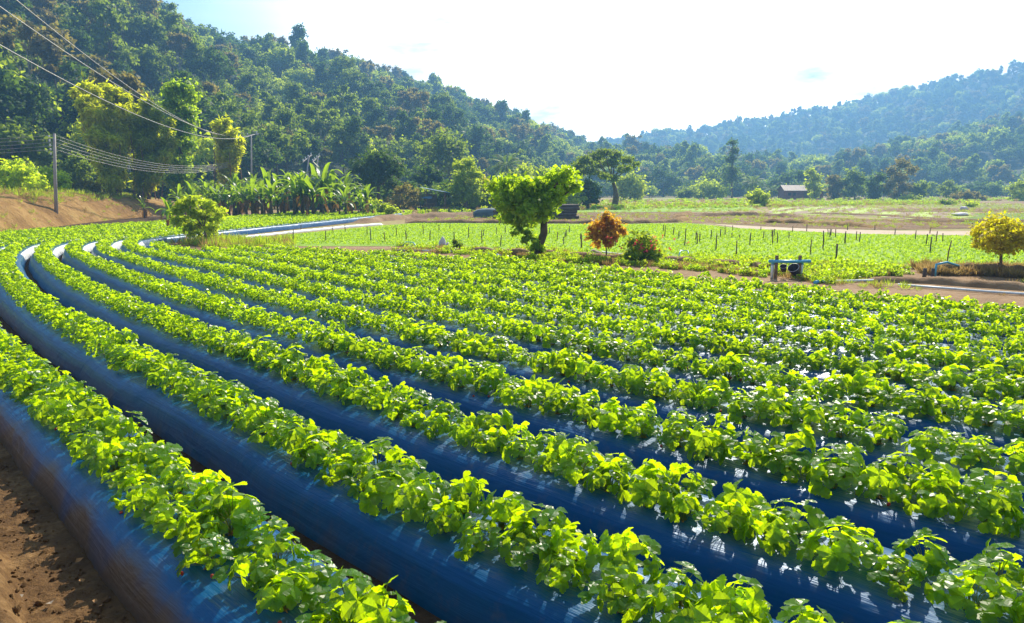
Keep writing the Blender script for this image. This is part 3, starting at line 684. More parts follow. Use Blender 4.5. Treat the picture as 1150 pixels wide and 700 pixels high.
def berm(name, pts, wd, h, mat, label=None, seed=0, px=True, kind="structure", thick=True, step=.25, rough=.35):
    pts = [Vector((*gp(*p), 0)) if px else Vector((*p, 0)) for p in pts]
    Ls = [0]
    for a, b in zip(pts[:-1], pts[1:]): Ls.append(Ls[-1]+(b-a).length)
    n = max(8, min(400, int(Ls[-1]/step))); t = np.linspace(0, Ls[-1], n)
    x = np.interp(t, Ls, [p.x for p in pts]); y = np.interp(t, Ls, [p.y for p in pts]); dx = np.gradient(x); dy = np.gradient(y); l = np.hypot(dx, dy); nx, ny = -dy/l, dx/l
    pr = np.array([(-.5, 0), (-.38, .45), (-.22, .85), (0, 1), (.22, .85), (.38, .45), (.5, 0)])
    hh = 1+rough*fnoise(t, 0*t, 2.5/wd, 31+seed, 3); e = np.clip(np.minimum(t, Ls[-1]-t)/wd, 0, 1)
    W = pr[:, 0][None]*wd*(1+rough*.5*fnoise(t, 0*t, 1.7/wd, 41+seed, 3))[:, None]; Z = pr[:, 1][None]*h*(hh*e)[:, None]
    V = np.stack([x[:, None]+W*nx[:, None], y[:, None]+W*ny[:, None], Z-.0+.003], -1).reshape(-1, 3)
    i, j = np.meshgrid(np.arange(n-1), np.arange(6), indexing='ij'); b = (i*7+j).ravel()
    o = obj(name, mesh(name, V, np.stack([b, b+7, b+8, b+1], 1), M[mat], smooth=True)); o["kind"] = kind
    if label: o["label"] = label
    return o
berm("soil_ridge", [(400, 251), (455, 245), (560, 241), (640, 241)], 1.6, .35, 'drysoil', seed=1)
berm("soil_ridge", [(455, 250.5), (560, 250.6), (700, 251.3), (770, 249.5)], .8, .22, 'plough', seed=2)
berm("soil_ridge", [(770, 250), (762, 244), (775, 240)], 1.2, .3, 'bank', seed=3)
berm("soil_ridge", [(775, 243), (850, 242), (905, 245)], 1.4, .3, 'plough', seed=4)
berm("soil_ridge", [(850, 250), (900, 251), (985, 256)], 1., .25, 'bank', seed=5)
berm("soil_ridge", [(900, 240), (1000, 243), (1090, 250)], 1.5, .15, 'plough', seed=6)
berm("soil_ridge", [(1000, 249), (1150, 250), (1300, 250)], 1.5, .22, 'plough', seed=7)
berm("soil_ridge", [(520, 283.5), (600, 287), (660, 291), (760, 296), (870, 303)], .55, .2, 'drysoil', seed=8, step=.08)
berm("soil_ridge", [(960, 316), (1040, 318), (1150, 326), (1300, 340)], .5, .16, 'drysoil', seed=9, step=.08)
berm("soil_ridge", [(1040, 306), (1100, 309), (1160, 311), (1300, 320)], .5, .3, 'plough', seed=10, step=.08)
for nm, pts, lab in (("lined_bund", [(172, 269), (245, 261.5), (330, 253.5), (400, 249), (440, 247)], "low earth ridge lined with pale plastic film beside the strawberry strip"),
                     ("lined_bund", [(262, 269), (330, 261.5), (385, 256), (430, 252.5)], "low ridge lined with pale film edging the seedling field corner")):
    o = berm(nm, pts, .2, .12, 'lining_and_glare', lab, seed=12, kind="thing", rough=.15); o["category"] = "bund"; o["group"] = "film lined bunds"

# ------------------------------------------------------------------ grass, weeds and seedlings
def tuft(seed, n, h, wd, spread, mats, leafy=False):
    r = np.random.default_rng(seed); az = r.uniform(0, TAU, n); q = spread*np.sqrt(r.random(n))
    p = np.stack([q*np.cos(az), q*np.sin(az), 0*q], 1); d = unit(np.stack([np.cos(az)*.5, np.sin(az)*.5, np.ones(n)], 1)+r.normal(size=(n, 3))*.3)
    if leafy: p[:, 2] = r.uniform(.05, 1, n)*h*.8; d = unit(np.stack([np.cos(az), np.sin(az), .4+0*az], 1)+r.normal(size=(n, 3))*.5); 
    nn = unit(np.cross(d, r.normal(size=(n, 3)))); L_ = (h*.35 if leafy else h)*r.uniform(.6, 1.2, n)
    V, F = leafcards(p, d, nn, L_, L_*(.32 if leafy else wd)); return mesh("tuft", V, F, mats)
def coll(name, meshes):
    c = bpy.data.collections.new(name)
    for i, m in enumerate(meshes): c.objects.link(bpy.data.objects.new("%s_%02d" % (name.replace(' ', '_'), i), m))
    return c
CG = coll("grass tufts", [tuft(i, 26, .5, .035, .18, M['f_grass'] if i % 3 else M['f_dry']) for i in range(6)])
CS = coll("seedlings", [tuft(20+i, 9, .13, .30, .07, M['f_seed']) for i in range(4)])
CW = coll("weeds", [tuft(40+i, 90, .5, .3, .26, M['f_bright' if i % 4 else 'f_yel'], True) for i in range(4)]+[tuft(50+i, 60, .5, .03, .22, M['f_dry']) for i in range(2)])
def inpoly(x, y, poly):
    c = np.zeros(len(x), bool); n = len(poly)
    for i in range(n):
        x0, y0 = poly[i]; x1, y1 = poly[(i+1) % n]
        if y0 == y1: continue
        k = (y0 > y) != (y1 > y); c ^= k & (x < (x1-x0)*(y-y0)/(y1-y0)+x0)
    return c
def stripes():
    m, t, out = newmat("crop rows"); L = t.links.new; ge = N(t, "ShaderNodeNewGeometry"); mp = N(t, "ShaderNodeMapping"); mp.inputs["Rotation"].default_value = (0, 0, R(32)); L(ge.outputs["Position"], mp.inputs[0])
    wv = N(t, "ShaderNodeTexWave", i_Scale=.10, i_Distortion=1.2, i_Detail=3.0); L(mp.outputs[0], wv.inputs[0]); cr = N(t, "ShaderNodeValToRGB"); e = cr.color_ramp.elements; e[0].position = .35; e[0].color = (.20, .12, .07, 1); e[1].position = .55; e[1].color = (.30, .38, .05, 1)
    L(wv.outputs["Fac"], cr.inputs[0]); pb = N(t, "ShaderNodeBsdfPrincipled", i_Roughness=.9); L(cr.outputs[0], pb.inputs["Base Color"]); L(pb.outputs[0], out.inputs[0]); return m
for o in S.objects:
    if o.name in ("vegetable_field", "striped_field"): o.data.materials[0] = M.setdefault('stripes', None) or stripes()
def fill(name, label, cat, polypx, n, coll_, nk, s0, s1, seed, z=0., zf=None, clump=0., px=True):
    r = np.random.default_rng(seed); poly = [gp(*p) for p in polypx] if px else polypx
    xs = [p[0] for p in poly]; ys = [p[1] for p in poly]
    x = r.uniform(min(xs), max(xs), n*6); y = r.uniform(min(ys), max(ys), n*6); k = inpoly(x, y, poly)
    if clump: k &= fnoise(x, y, TAU/4, seed, 3) > r.uniform(-1, 1, len(x))*.5+clump-.5
    x, y = x[k][:n], y[k][:n]; n = len(x); zz = zf(x, y) if zf else np.full(n, z); s = r.uniform(s0, s1, n)
    return scatter(name, np.stack([x, y, zz], 1), np.stack([0*x, 0*x, r.uniform(0, TAU, n)], 1), np.stack([s, s, s*r.uniform(.7, 1.2, n)], 1), r.integers(0, nk, n), coll_, label=label, cat=cat, kind="stuff")
def rowseeds():
    r = np.random.default_rng(9); poly = [gp(*p) for p in [(262, 272), (330, 264), (430, 254.5), (470, 251.5), (590, 252.5), (700, 253), (770, 251.5), (830, 257.5), (960, 264), (1095, 266), (1300, 270), (1300, 310), (1150, 303), (1000, 299), (850, 292), (750, 287), (600, 280), (450, 275.5), (330, 275)]]
    X, Y = np.meshgrid(np.arange(-18, 42, .26), np.arange(19, 64, .30)); X = (X+r.normal(size=X.shape)*.06).ravel(); Y = (Y+r.normal(size=Y.shape)*.07).ravel()
    a = R(12); x, y = X*math.cos(a)-Y*math.sin(a)+6, X*math.sin(a)+Y*math.cos(a); k = inpoly(x, y, poly) & (r.random(len(x)) < .9); x, y = x[k], y[k]; n = len(x); s = r.uniform(.4, .85, n)
    scatter("seedling_rows", np.stack([x, y, 0*x+.014], 1), np.stack([0*x, 0*x, r.uniform(0, TAU, n)], 1), np.stack([s, s, s], 1), r.integers(0, 4, n), CS, label="pale green seedlings covering the flat field behind the strawberries", cat="seedlings", kind="stuff")
    print("seedlings", n)
rowseeds()
fill("verge_weeds", "leafy weeds and dry grass along the near edge of the seedling field", "weeds", [(440, 276), (600, 281), (750, 289), (850, 293), (1010, 300), (1030, 309), (940, 314), (860, 306), (740, 298), (600, 291), (440, 283)], 600, CW, 6, .2, .5, 3, clump=.45)
fill("verge_weeds", "taller lush weeds beside the blue pipe stand", "weeds", [(780, 289), (860, 294), (1000, 300), (1015, 310), (930, 315), (860, 309), (780, 299)], 380, CW, 4, .25, .55, 4, clump=.3)
fill("dry_weeds", "brown dry weeds below the yellow tree", "weeds", [(1030, 302), (1150, 305), (1300, 312), (1300, 325), (1150, 313), (1040, 309)], 380, coll("dry weeds", [tuft(60+i, 90, .5, .05, .24, M['f_dry']) for i in range(3)]), 3, .3, .62, 5)
fill("dirt_grass", "sparse grass tufts on the dirt verge", "grass", [(900, 312), (1150, 318), (1300, 330), (1300, 360), (1150, 335), (950, 322)], 130, CG, 6, .15, .4, 6, clump=.55)
fill("corner_grass", "grass around the foot of the bushy tree", "grass", [(180, 273), (250, 268), (330, 270), (330, 278), (220, 279)], 260, CG, 6, .3, .8, 7, clump=.3)
fill("valley_grass", "mixed grass and dry stubble on the far fields", "grass", [(640, 236), (700, 230), (1150, 229), (1300, 229), (1300, 256), (1100, 253), (1000, 246), (860, 244), (780, 240)], 2200, CG, 6, .25, .7, 8, clump=.75)
fill("valley_grass", "grass along the edge of the trees", "grass", [(430, 246), (440, 238), (700, 230), (1100, 226), (1100, 229), (700, 236), (560, 238.5), (470, 243)], 1800, CW, 6, .4, 1.2, 9, clump=.4)
fill("bank_grass", "sunlit grass on top of the earth bank", "grass", [(x_*1., y_) for x_, y_ in [(-60, 40), (-36, 41), (-30, 46), (-24, 57), (-22, 66), (-30, 75), (-60, 75)]], 5200, CG, 6, .4, .9, 10, px=False, clump=.2,
     zf=lambda x, y: np.where(bank_h(np.arctan2(x, y), np.hypot(x, y)) > 1.45, bank_h(np.arctan2(x, y), np.hypot(x, y))-.03, -2.))

fill("verge_weeds", "weeds between the last strawberry bed and the field stakes", "weeds", [(560, 284), (700, 290), (870, 300), (960, 314), (930, 320), (800, 306), (640, 296), (560, 292)], 620, CW, 6, .2, .5, 13, clump=.1)
fill("field_edge_scrub", "low pale green scrub along the far end of the fields", "scrub", [(560, 231), (700, 225), (1100, 222.5), (1200, 223), (1200, 226), (860, 228), (700, 230)], 900, CW, 6, .5, 1.3, 14, clump=.2)
fill("bank_grass", "scattered tufts on the bare slope of the earth bank", "grass", [(-50, 38), (-27, 38), (-20, 66), (-30, 66)], 500, CG, 6, .25, .6, 15, px=False, clump=.3, zf=lambda x, y: bank_h(np.arctan2(x, y), np.hypot(x, y))-.02)
fill("plot_weeds", "thin weeds scattered over the ploughed plots", "weeds", [(455, 249), (560, 239), (700, 238.5), (1000, 247.5), (1150, 253), (1000, 258), (800, 251)], 1300, CG, 6, .2, .5, 16, clump=.55)
# ------------------------------------------------------------------ trees and shrubs that stand apart
r0 = np.random.default_rng(99)
def stand(name, label, cat, D, base, clumps, n, size, mat, trunk=None, tr=(.2, .08), bark='bark', group=None, z0=None, dep=.6, up=.35, shell=.6, flat_=.85, limbs=True, droop=0., jit=.5, wid=.36):
    """a tree or shrub at distance D: clumps (px,py,radius px) become balls of foliage with their own depth"""
    r = np.random.default_rng(abs(hash(label)) % 1) if False else np.random.default_rng(sum(map(ord, label)))
    b = P(base[0], base[1], D); z = 0 if z0 is None else z0; org = Vector((b.x, D, z)); t = empty(name, org); tag(t, label, cat, group)
    w_ = max(c[0] for c in clumps)-min(c[0] for c in clumps); cl = []
    for c in clumps:
        dd = r.uniform(-1, 1)*dep*w_*.5*D/767; q = P(c[0], c[1], D+dd)-org; rad = c[2]*D/767
        cl.append((q.x, q.y, max(q.z, rad*.5), rad))
        cl.append((q.x+r.uniform(-.4, .4)*rad, q.y+r.uniform(-1, 1)*dep*w_*.4*D/767, max(q.z, rad*.4)+r.uniform(-.3, .2)*rad, rad*.8))
    V, F = crown(cl, n, size, r, up=up, shell=shell, flat_=flat_, droop=droop, jit=jit, wid=wid); k = V[:, 2] > .02; V[:, 2] = np.maximum(V[:, 2], .02)
    obj("crown" if trunk else "foliage", mesh("crown", V, F, M[mat]), t)
    if trunk:
        tp = [Vector((0, 0, -.15))]+[P(p[0], p[1], D)-org for p in trunk]; top = tp[-1]; lb = []
        if limbs:
            for c in cl[::2][:12]:
                c = Vector(c[:3]); mid = (top*.55+c*.45)+Vector((0, 0, -.05*(c-top).length)); lb.append(([top-(top-tp[-2])*.25, mid, c], tr[1]*.75, tr[1]*.18))
        random.seed(int(D*10)); limb_tree(tp, lb, tr[0], tr[1], M[bark], "trunk", t)
    return t
# the Y-shaped green tree in the middle
T = stand("verge_tree", "bright green tree with a wide forked crown on the near verge, blocking the log pile", "tree", 24.2, (604, 288),
    [(556, 209, 9), (563, 220, 10), (570, 207, 8), (577, 218, 11), (585, 230, 12), (592, 214, 10), (603, 222, 12), (612, 210, 9), (620, 203, 9), (630, 199, 9), (640, 203, 9), (647, 209, 7), (633, 212, 9),
     (580, 238, 10), (596, 238, 13), (610, 235, 12), (622, 223, 11), (588, 248, 8), (572, 246, 6), (583, 215, 9), (637, 194, 6), (624, 194, 6), (598, 213, 8), (609, 215, 9), (574, 228, 10), (565, 232, 8), (561, 226, 7), (600, 226, 12), (590, 208, 8), (600, 206, 7), (584, 211, 8), (569, 243, 7), (583, 250, 6), (597, 250, 6)],
    9500, .17, 'f_bright', [(606, 275), (611, 262), (611, 250), (604, 236)], (.17, .11), dep=.5, shell=.72, up=.1, jit=.75)
tt = stand("hanging_branch", "x", "x", 24.0, (604, 288), [(577, 262, 3), (584, 258, 4), (592, 262, 4), (590, 270, 4), (598, 268, 5), (602, 276, 5), (596, 279, 4), (610, 280, 4)], 750, .12, 'f_bright', dep=.2)
ch = tt.children[0]; ch.name = "low_branches"; ch.parent = T; ch.location = tt.location-T.location; bpy.data.objects.remove(tt)
stand("ornamental_shrub", "small orange red leaved shrub on the verge right of the forked green tree", "shrub", 23.2, (681, 291), [(680, 245, 8), (670, 253, 8), (688, 252, 9), (695, 259, 7), (668, 265, 7), (678, 262, 10), (688, 266, 8), (672, 273, 5), (684, 274, 5), (663, 258, 4)],
      1500, .14, 'f_red', [(681, 282), (680, 270)], (.03, .02), shell=.7)
T = stand("flowering_bush", "low flowering bush with red blooms on the verge right of the orange shrub", "bush", 22.3, (722, 295), [(722, 268, 8), (712, 274, 8), (732, 275, 8), (722, 280, 11), (709, 284, 8), (736, 285, 8), (722, 289, 12), (706, 290, 7), (742, 290, 6), (714, 262, 4)],
      2000, .12, 'f_yel', z0=0, jit=.9)
rr_ = np.random.default_rng(3); nf = 60; c_ = np.stack([rr_.normal(0, .42, nf), rr_.normal(0, .3, nf), rr_.uniform(.35, .9, nf)], 1)
V, F = leafcards(np.repeat(c_, 5, 0), unit(rr_.normal(size=(nf*5, 3))), unit(rr_.normal(size=(nf*5, 3))), np.full(nf*5, .07), np.full(nf*5, .03)); obj("flowers", mesh("flowers", V, F, M['f_flower']), T)
T = stand("yellow_tree", "small round golden yellow tree standing alone on the right verge", "tree", 19.2, (1124, 308), [(1110, 258, 10), (1124, 254, 11), (1138, 258, 10), (1104, 266, 9), (1118, 268, 12), (1134, 268, 12), (1144, 266, 8), (1108, 274, 8), (1124, 278, 9), (1140, 274, 8), (1124, 262, 12), (1101, 272, 5), (1147, 272, 5)],
      10000, .085, 'f_gold', [(1124, 298), (1124, 284), (1124, 276)], (.045, .03), shell=.6, dep=.9, flat_=1., jit=.8)
stand("bushy_tree", "bushy yellow green tree at the left end of the verge near the lined ridges", "tree", 30.5, (232, 272), [(200, 238, 5), (209, 229, 6), (221, 226, 6), (233, 230, 5), (241, 238, 5), (206, 248, 6), (218, 240, 6), (230, 242, 6), (243, 248, 4), (213, 256, 5), (226, 252, 6), (237, 256, 5), (222, 262, 4), (234, 263, 4), (196, 246, 3), (246, 241, 3)],
      2600, .18, 'f_yel', [(231, 265), (229, 255)], (.07, .03), dep=.8, jit=.7, shell=.85)
# bamboo and vine tree on the bank
def plumes(tips, base, k=7):
    out = []
    for (x, y, rr) in tips:
        for i in range(k):
            t = i/(k-1); out.append((base[0]+(x-base[0])*(t**.9)*1., base[1]+(y-base[1])*(.18+.82*t), rr*(.68-.25*t)))
    return out
GB = "golden bamboo clumps at the forest edge"
for lab, D, base, tips, n in (("tallest golden bamboo clump, leftmost behind the utility pole", 64, (125, 226), [(86, 103, 8), (97, 98, 9), (108, 103, 9), (120, 101, 9), (131, 103, 9), (140, 112, 9), (146, 128, 8)], 15000),
                     ("golden bamboo clump leaning right beside the vine covered tree", 66, (160, 226), [(152, 122, 8), (163, 116, 9), (175, 128, 9), (190, 138, 7), (193, 160, 7)], 10000),
                     ("small golden bamboo clump left of the pole with the crossarm", 74, (254, 216), [(245, 140, 7), (254, 136, 7), (262, 148, 6), (270, 158, 6)], 6000)):
    x, y = P(*base, D).x, D
    T = stand("bamboo_clump", lab, "bamboo", D, base, plumes(tips, base, 9), int(n*1.7), .55, 'f_bamboo', z0=zbank(x, y)-.1, dep=.5, up=.1, droop=1.3, shell=.8, group=GB, flat_=1.25, wid=.14)
    mb = MB(); org = T.location
    for i in range(20):
        tx = random.choice(tips); b0 = Vector((random.gauss(0, .55), random.gauss(0, .5), 0)); q = P(tx[0]+random.uniform(-8, 8), tx[1]+random.uniform(0, 40), D)-org
        mb.tube([b0, b0*.8+Vector((q.x*.25, 0, q.z*.5)), Vector((q.x*.7, b0.y*2, q.z*.85))], [.06, .05, .02], 5, caps=False)
    mb.build("culms", M['wood'], T, smooth=True)
x = P(203, 226, 68).x
stand("vine_covered_tree", "tall column of a tree wrapped in green vines right of the bamboo", "tree", 68, (203, 226), [(192, 102, 8), (203, 99, 9), (211, 108, 9), (196, 116, 10), (207, 124, 10), (212, 137, 8), (200, 138, 10), (206, 152, 9), (211, 162, 8), (200, 168, 9), (205, 182, 9), (208, 197, 8), (200, 205, 9), (206, 216, 9)],
      9000, .36, 'f_bright', [(203, 180), (203, 120)], (.3, .15), z0=zbank(x, 68)-.1, dep=1., limbs=False)
SH = "shrubs on top of the earth bank"
for lab, D, base, cl, mat in (("large sunlit yellow green shrub at the left edge above the bank", 53, (15, 219), [(-10, 195, 12), (5, 192, 10), (18, 186, 9), (30, 195, 11), (12, 205, 12), (-5, 208, 10), (38, 206, 8)], 'f_sunny'),
                         ("sunlit shrub on the bank directly behind the utility pole", 58, (62, 220), [(48, 195, 8), (58, 200, 10), (70, 203, 8), (45, 208, 8), (62, 210, 9), (74, 212, 5)], 'f_sunny'),
                         ("dark round shrub behind the utility pole shrub", 70, (88, 220), [(75, 188, 9), (88, 182, 9), (98, 190, 8), (85, 200, 10), (97, 204, 7)], 'f_mid'),
                         ("low brownish shrub at the foot of the bamboo on the bank", 60, (100, 222), [(85, 212, 6), (96, 209, 6), (106, 213, 6), (92, 218, 5)], 'f_olive')):
    x = P(*base, D).x; stand("bank_shrub", lab, "shrub", D, base, cl, 3200, .26, mat, z0=zbank(x, D)-.1, group=SH)
# trees in the middle distance
MT = "trees along the far side of the fields"
MID_T = [("dark round mango tree behind the right end of the banana plants", 80, (425, 234), [(408, 190, 12), (420, 180, 12), (435, 183, 12), (446, 192, 9), (425, 197, 15), (412, 206, 12), (438, 206, 11)], 5200, .36, 'f_dark', [(425, 222), (425, 205)]),
 ("dry yellowish bush between the mango tree and the hut", 78, (455, 240), [(445, 217, 6), (455, 212, 6), (465, 216, 6), (472, 222, 5), (450, 226, 7), (462, 228, 7), (436, 228, 6)], 1800, .28, 'f_olive', None),
 ("bright leafy bush at the right foot of the banana plants", 60, (425, 246), [(410, 225, 5), (420, 230, 6), (430, 233, 6), (440, 236, 5), (415, 238, 6), (428, 240, 5)], 1500, .26, 'f_yel', None),
 ("dark rounded tree just behind the blue roofed hut", 95, (483, 232), [(470, 198, 8), (480, 192, 8), (490, 198, 8), (480, 206, 10), (498, 208, 7)], 2400, .4, 'f_dark', [(483, 220), (483, 205)]),
 ("bright green upright tree right of the hut", 80, (523, 237), [(517, 186, 7), (526, 184, 7), (533, 195, 8), (520, 200, 10), (530, 208, 10), (513, 212, 9), (524, 220, 11), (537, 221, 8), (511, 224, 7)], 4600, .34, 'f_yel', [(523, 228), (523, 212)]),
 ("yellow orange tinged small tree beside the bright upright tree", 84, (543, 237), [(540, 200, 5), (546, 208, 6), (542, 217, 7), (550, 220, 5)], 1500, .32, 'f_gold', [(543, 228), (543, 215)]),
 ("dark shadowed tree left of the forked green tree", 90, (553, 237), [(545, 214, 8), (556, 210, 8), (552, 224, 10), (563, 222, 8)], 2200, .38, 'f_dark', [(553, 230), (553, 218)]),
 ("large pale green tree above the hut at the forest foot", 125, (505, 226), [(480, 168, 13), (497, 160, 13), (513, 168, 12), (490, 180, 15), (510, 184, 13), (475, 190, 10), (525, 186, 9)], 5200, .6, 'f_mid', [(505, 212), (505, 190)]),
 ("broad tree behind the forked green tree on its left", 110, (600, 230), [(575, 200, 9), (590, 194, 9), (606, 196, 9), (620, 202, 9), (598, 206, 12), (580, 212, 10), (615, 214, 10)], 4200, .5, 'f_yel', [(600, 220), (600, 206)]),
 ("dark low tree between the forked tree and the rain tree", 88, (660, 234), [(650, 212, 7), (660, 208, 7), (668, 214, 6), (657, 222, 8), (668, 225, 6)], 2000, .36, 'f_dark', [(660, 228), (660, 215)]),
 ("pale round tree just right of the rain tree", 150, (708, 226), [(700, 206, 8), (710, 202, 9), (718, 210, 8), (706, 214, 10), (716, 219, 8), (699, 218, 7)], 3200, .6, 'f_yel', [(708, 220), (708, 212)]),
 ("low pale tree left of the coconut palm", 185, (795, 227), [(780, 214, 7), (790, 209, 8), (802, 210, 8), (812, 216, 7), (796, 218, 9), (784, 222, 6), (808, 222, 6)], 3000, .62, 'f_yel', [(795, 223), (795, 214)]),
 ("smaller pale tree at the left of the low pale pair", 185, (772, 227), [(766, 219, 5), (774, 216, 5), (770, 223, 5)], 1000, .6, 'f_mid', None),
 ("yellow green bush in front of the coconut palm", 100, (852, 234), [(844, 222, 5), (852, 218, 6), (860, 222, 5), (850, 227, 7), (858, 229, 5)], 1500, .34, 'f_yel', [(852, 231), (852, 226)]),
 ("tall sparse tree left of the reddish farmhouse row", 190, (822, 222), [(822, 160, 4), (825, 170, 5), (820, 180, 6), (824, 192, 6), (820, 200, 7)], 1300, .7, 'f_dark', [(822, 205), (823, 165)]),
 ("yellowish tree directly right of the reddish farmhouse", 165, (915, 228), [(910, 194, 5), (916, 200, 6), (911, 208, 6), (918, 212, 5), (914, 219, 5)], 1500, .6, 'f_yel', [(915, 222), (914, 205)]),
 ("reddish brown tree second right of the farmhouse", 170, (937, 228), [(935, 202, 6), (941, 208, 6), (935, 214, 6), (939, 220, 5)], 1500, .6, 'f_olive', [(937, 223), (937, 210)]),
 ("green broad tree in the row right of the farmhouse", 170, (960, 228), [(950, 204, 6), (958, 197, 7), (967, 202, 7), (958, 211, 8), (968, 214, 6), (951, 218, 6)], 2400, .6, 'f_mid', [(960, 222), (960, 210)]),
 ("dark green tree in the row left of the tallest one", 160, (985, 229), [(978, 205, 6), (988, 200, 6), (983, 212, 8), (993, 214, 7), (980, 221, 6)], 2200, .56, 'f_dark', [(985, 224), (985, 212)]),
 ("tallest olive tree in the row right of the farmhouse", 160, (1010, 229), [(1003, 192, 6), (1014, 184, 7), (1022, 192, 6), (1010, 200, 8), (1000, 208, 6), (1015, 211, 8), (1005, 219, 6)], 2900, .54, 'f_olive', [(1010, 222), (1010, 205)]),
 ("pale low tree at the right end of the row", 160, (1032, 229), [(1026, 213, 6), (1036, 210, 6), (1034, 219, 6), (1026, 223, 5)], 1400, .54, 'f_mid', None),
 ("low yellow bush below the right end of the tree row", 150, (1022, 231), [(1014, 225, 4), (1022, 223, 4), (1030, 226, 4)], 700, .42, 'f_yel', None),
 ("brownish bush on the far right fields", 150, (1085, 229), [(1074, 222, 5), (1084, 219, 5), (1095, 220, 5), (1104, 223, 4), (1088, 225, 5)], 1400, .5, 'f_olive', None),
 ("round green bush on the far right below the bare terrace", 165, (1065, 227), [(1058, 212, 4), (1066, 208, 5), (1072, 213, 4), (1064, 218, 5)], 1000, .5, 'f_mid', None),
 ("bright green bush at the right edge of the far fields", 150, (1145, 230), [(1138, 212, 5), (1147, 207, 6), (1155, 213, 6), (1145, 220, 7), (1154, 224, 5)], 1600, .5, 'f_yel', None),
 ("small bush on the field edge below the tree row", 110, (1062, 242), [(1058, 236, 4), (1065, 234, 4), (1070, 238, 3)], 500, .3, 'f_mid', None),
 ("thin bush on the meadow right of the striped field", 95, (1088, 246), [(1086, 240, 4), (1092, 237, 4), (1088, 234, 3)], 450, .28, 'f_yel', None),
 ("low dark trees gathered left of the low pale tree", 230, (745, 222), [(728, 200, 8), (740, 195, 8), (752, 200, 8), (763, 206, 7), (745, 210, 10), (730, 213, 8)], 3000, .8, 'f_dark', [(745, 215), (745, 205)]),
 ("broad blue green tree behind the low pale tree", 230, (815, 222), [(800, 198, 8), (815, 193, 8), (828, 200, 8), (840, 206, 7), (812, 207, 9)], 2800, .8, 'f_mid', [(815, 215), (815, 205)]),
 ("wide tree behind the farmhouse roof", 220, (893, 222), [(870, 206, 7), (882, 200, 7), (896, 197, 8), (908, 200, 7), (885, 212, 8), (900, 212, 8)], 2600, .8, 'f_dark', [(893, 217), (893, 208)])]
for lab, D, base, cl, n, sz, mat, trk in MID_T:
    base = (base[0], 350-766.7*math.tan(math.atan2(0, 1))) if False else base
    stand("valley_tree" if trk else "valley_bush", lab, "tree" if trk else "bush", D, base, cl, n, sz, mat, trk, (.28, .14), group=MT, dep=.8)
stand("rain_tree", "flat topped spreading tree with a thick leaning trunk on the field edge", "tree", 92, (690, 233), [(650, 186, 7), (658, 180, 7), (668, 175, 7), (680, 172, 7), (692, 174, 7), (703, 180, 6), (710, 187, 4), (672, 185, 8), (686, 183, 8), (698, 190, 6), (662, 192, 7), (677, 197, 6), (690, 201, 5), (651, 195, 5), (713, 184, 3)],
      7500, .34, 'f_mid', [(692, 222), (691, 213), (687, 200)], (.5, .18), bark='bark', flat_=.5, dep=.8, jit=.8)

# palms
def palm(label, D, base, top, nf, L, mat='f_palm'):
    b = P(*base, D); t = empty("coconut_palm", (b.x, D, 0)); tag(t, label, "palm", "coconut palms at the forest foot"); tp = P(*top, D)-t.location
    MB().tube([(0, 0, -.2), (tp.x*.3, 0, tp.z*.5), tuple(tp)], [.28, .2, .15], 7).build("trunk", M['palebark'], t, smooth=True)
    r = np.random.default_rng(int(D)); C = []; Dd = []; Nn = []; Ls = []
    for i in range(nf):
        az = i*2.4; el = 1.15-1.6*i/nf; d0 = np.array([math.cos(az)*math.cos(el), math.sin(az)*math.cos(el), math.sin(el)]); p = np.array(tp); d = d0.copy()
        for s in range(16):
            p = p+d*L/16; d = d+np.array([0, 0, -.085]); d /= np.linalg.norm(d); sd = np.cross(d, [0, 0, 1]); sd /= np.linalg.norm(sd)+1e-9
            for sg in (-1, 1):
                C.append(p.copy()); q = sg*sd+d*.5+np.array([0, 0, -.35]); q /= np.linalg.norm(q); Dd.append(q); nn = np.cross(q, d); Nn.append(nn/np.linalg.norm(nn)); Ls.append(L*.27*math.sin(math.pi*(s+1.5)/18))
    V, F = leafcards(np.array(C), np.array(Dd), np.array(Nn), np.array(Ls), np.array(Ls)*.12); obj("fronds", mesh("fronds", V, F, M[mat]), t)
palm("coconut palm standing in front of the dark trees left of the farmhouse", 170, (845, 226), (845, 205), 22, 3.6)
palm("coconut palm above the trees left of the forked green tree", 115, (570, 228), (569, 186), 20, 3.6)
palm("short coconut palm just left of the reddish farmhouse", 175, (866, 226), (866, 213), 16, 2.8)

# banana plants
def banana_leaf(L, az, el, dry, seed, W=.3):
    r = random.Random(seed); mb = MB(); p = Vector((0, 0, 0)); n = 9; d = Vector((math.cos(az)*math.cos(el), math.sin(az)*math.cos(el), math.sin(el))); sd = Vector((-math.sin(az), math.cos(az), 0)); vs = []; F = []
    sag = r.uniform(.10, .26)*(2.4 if dry else 1)
    for i in range(n):
        t = i/(n-1); w_ = W*math.sin(math.pi*min(1, .08+t*.9))**.6*(0.1 if i == 0 else 1); up = sd.cross(d).normalized()
        up = -up if up.z < 0 else up
        vs += [p-sd*w_+up*w_*.35*r.uniform(.3, 1.2), p, p+sd*w_+up*w_*.35*r.uniform(.3, 1.2)]
        p = p+d*L/(n-1); d = (d+Vector((0, 0, -sag*(1+t)))).normalized()
    for i in range(n-1):
        F += [(3*i, 3*i+1, 3*i+4, 3*i+3), (3*i+1, 3*i+2, 3*i+5, 3*i+4)]
    return mesh("leaf", vs, F, M['f_banana_dry' if dry else 'f_banana'])
LEAVES = [banana_leaf(random.uniform(1.7, 2.4), 0, R(e_), False, i, random.uniform(.15, .22)) for i, e_ in enumerate((84, 72, 62, 52, 42, 30, 66, 78))]
DRY = [banana_leaf(1.6, 0, R(e_), True, 50+i, .2) for i, e_ in enumerate((35, 5, -25, 60))]
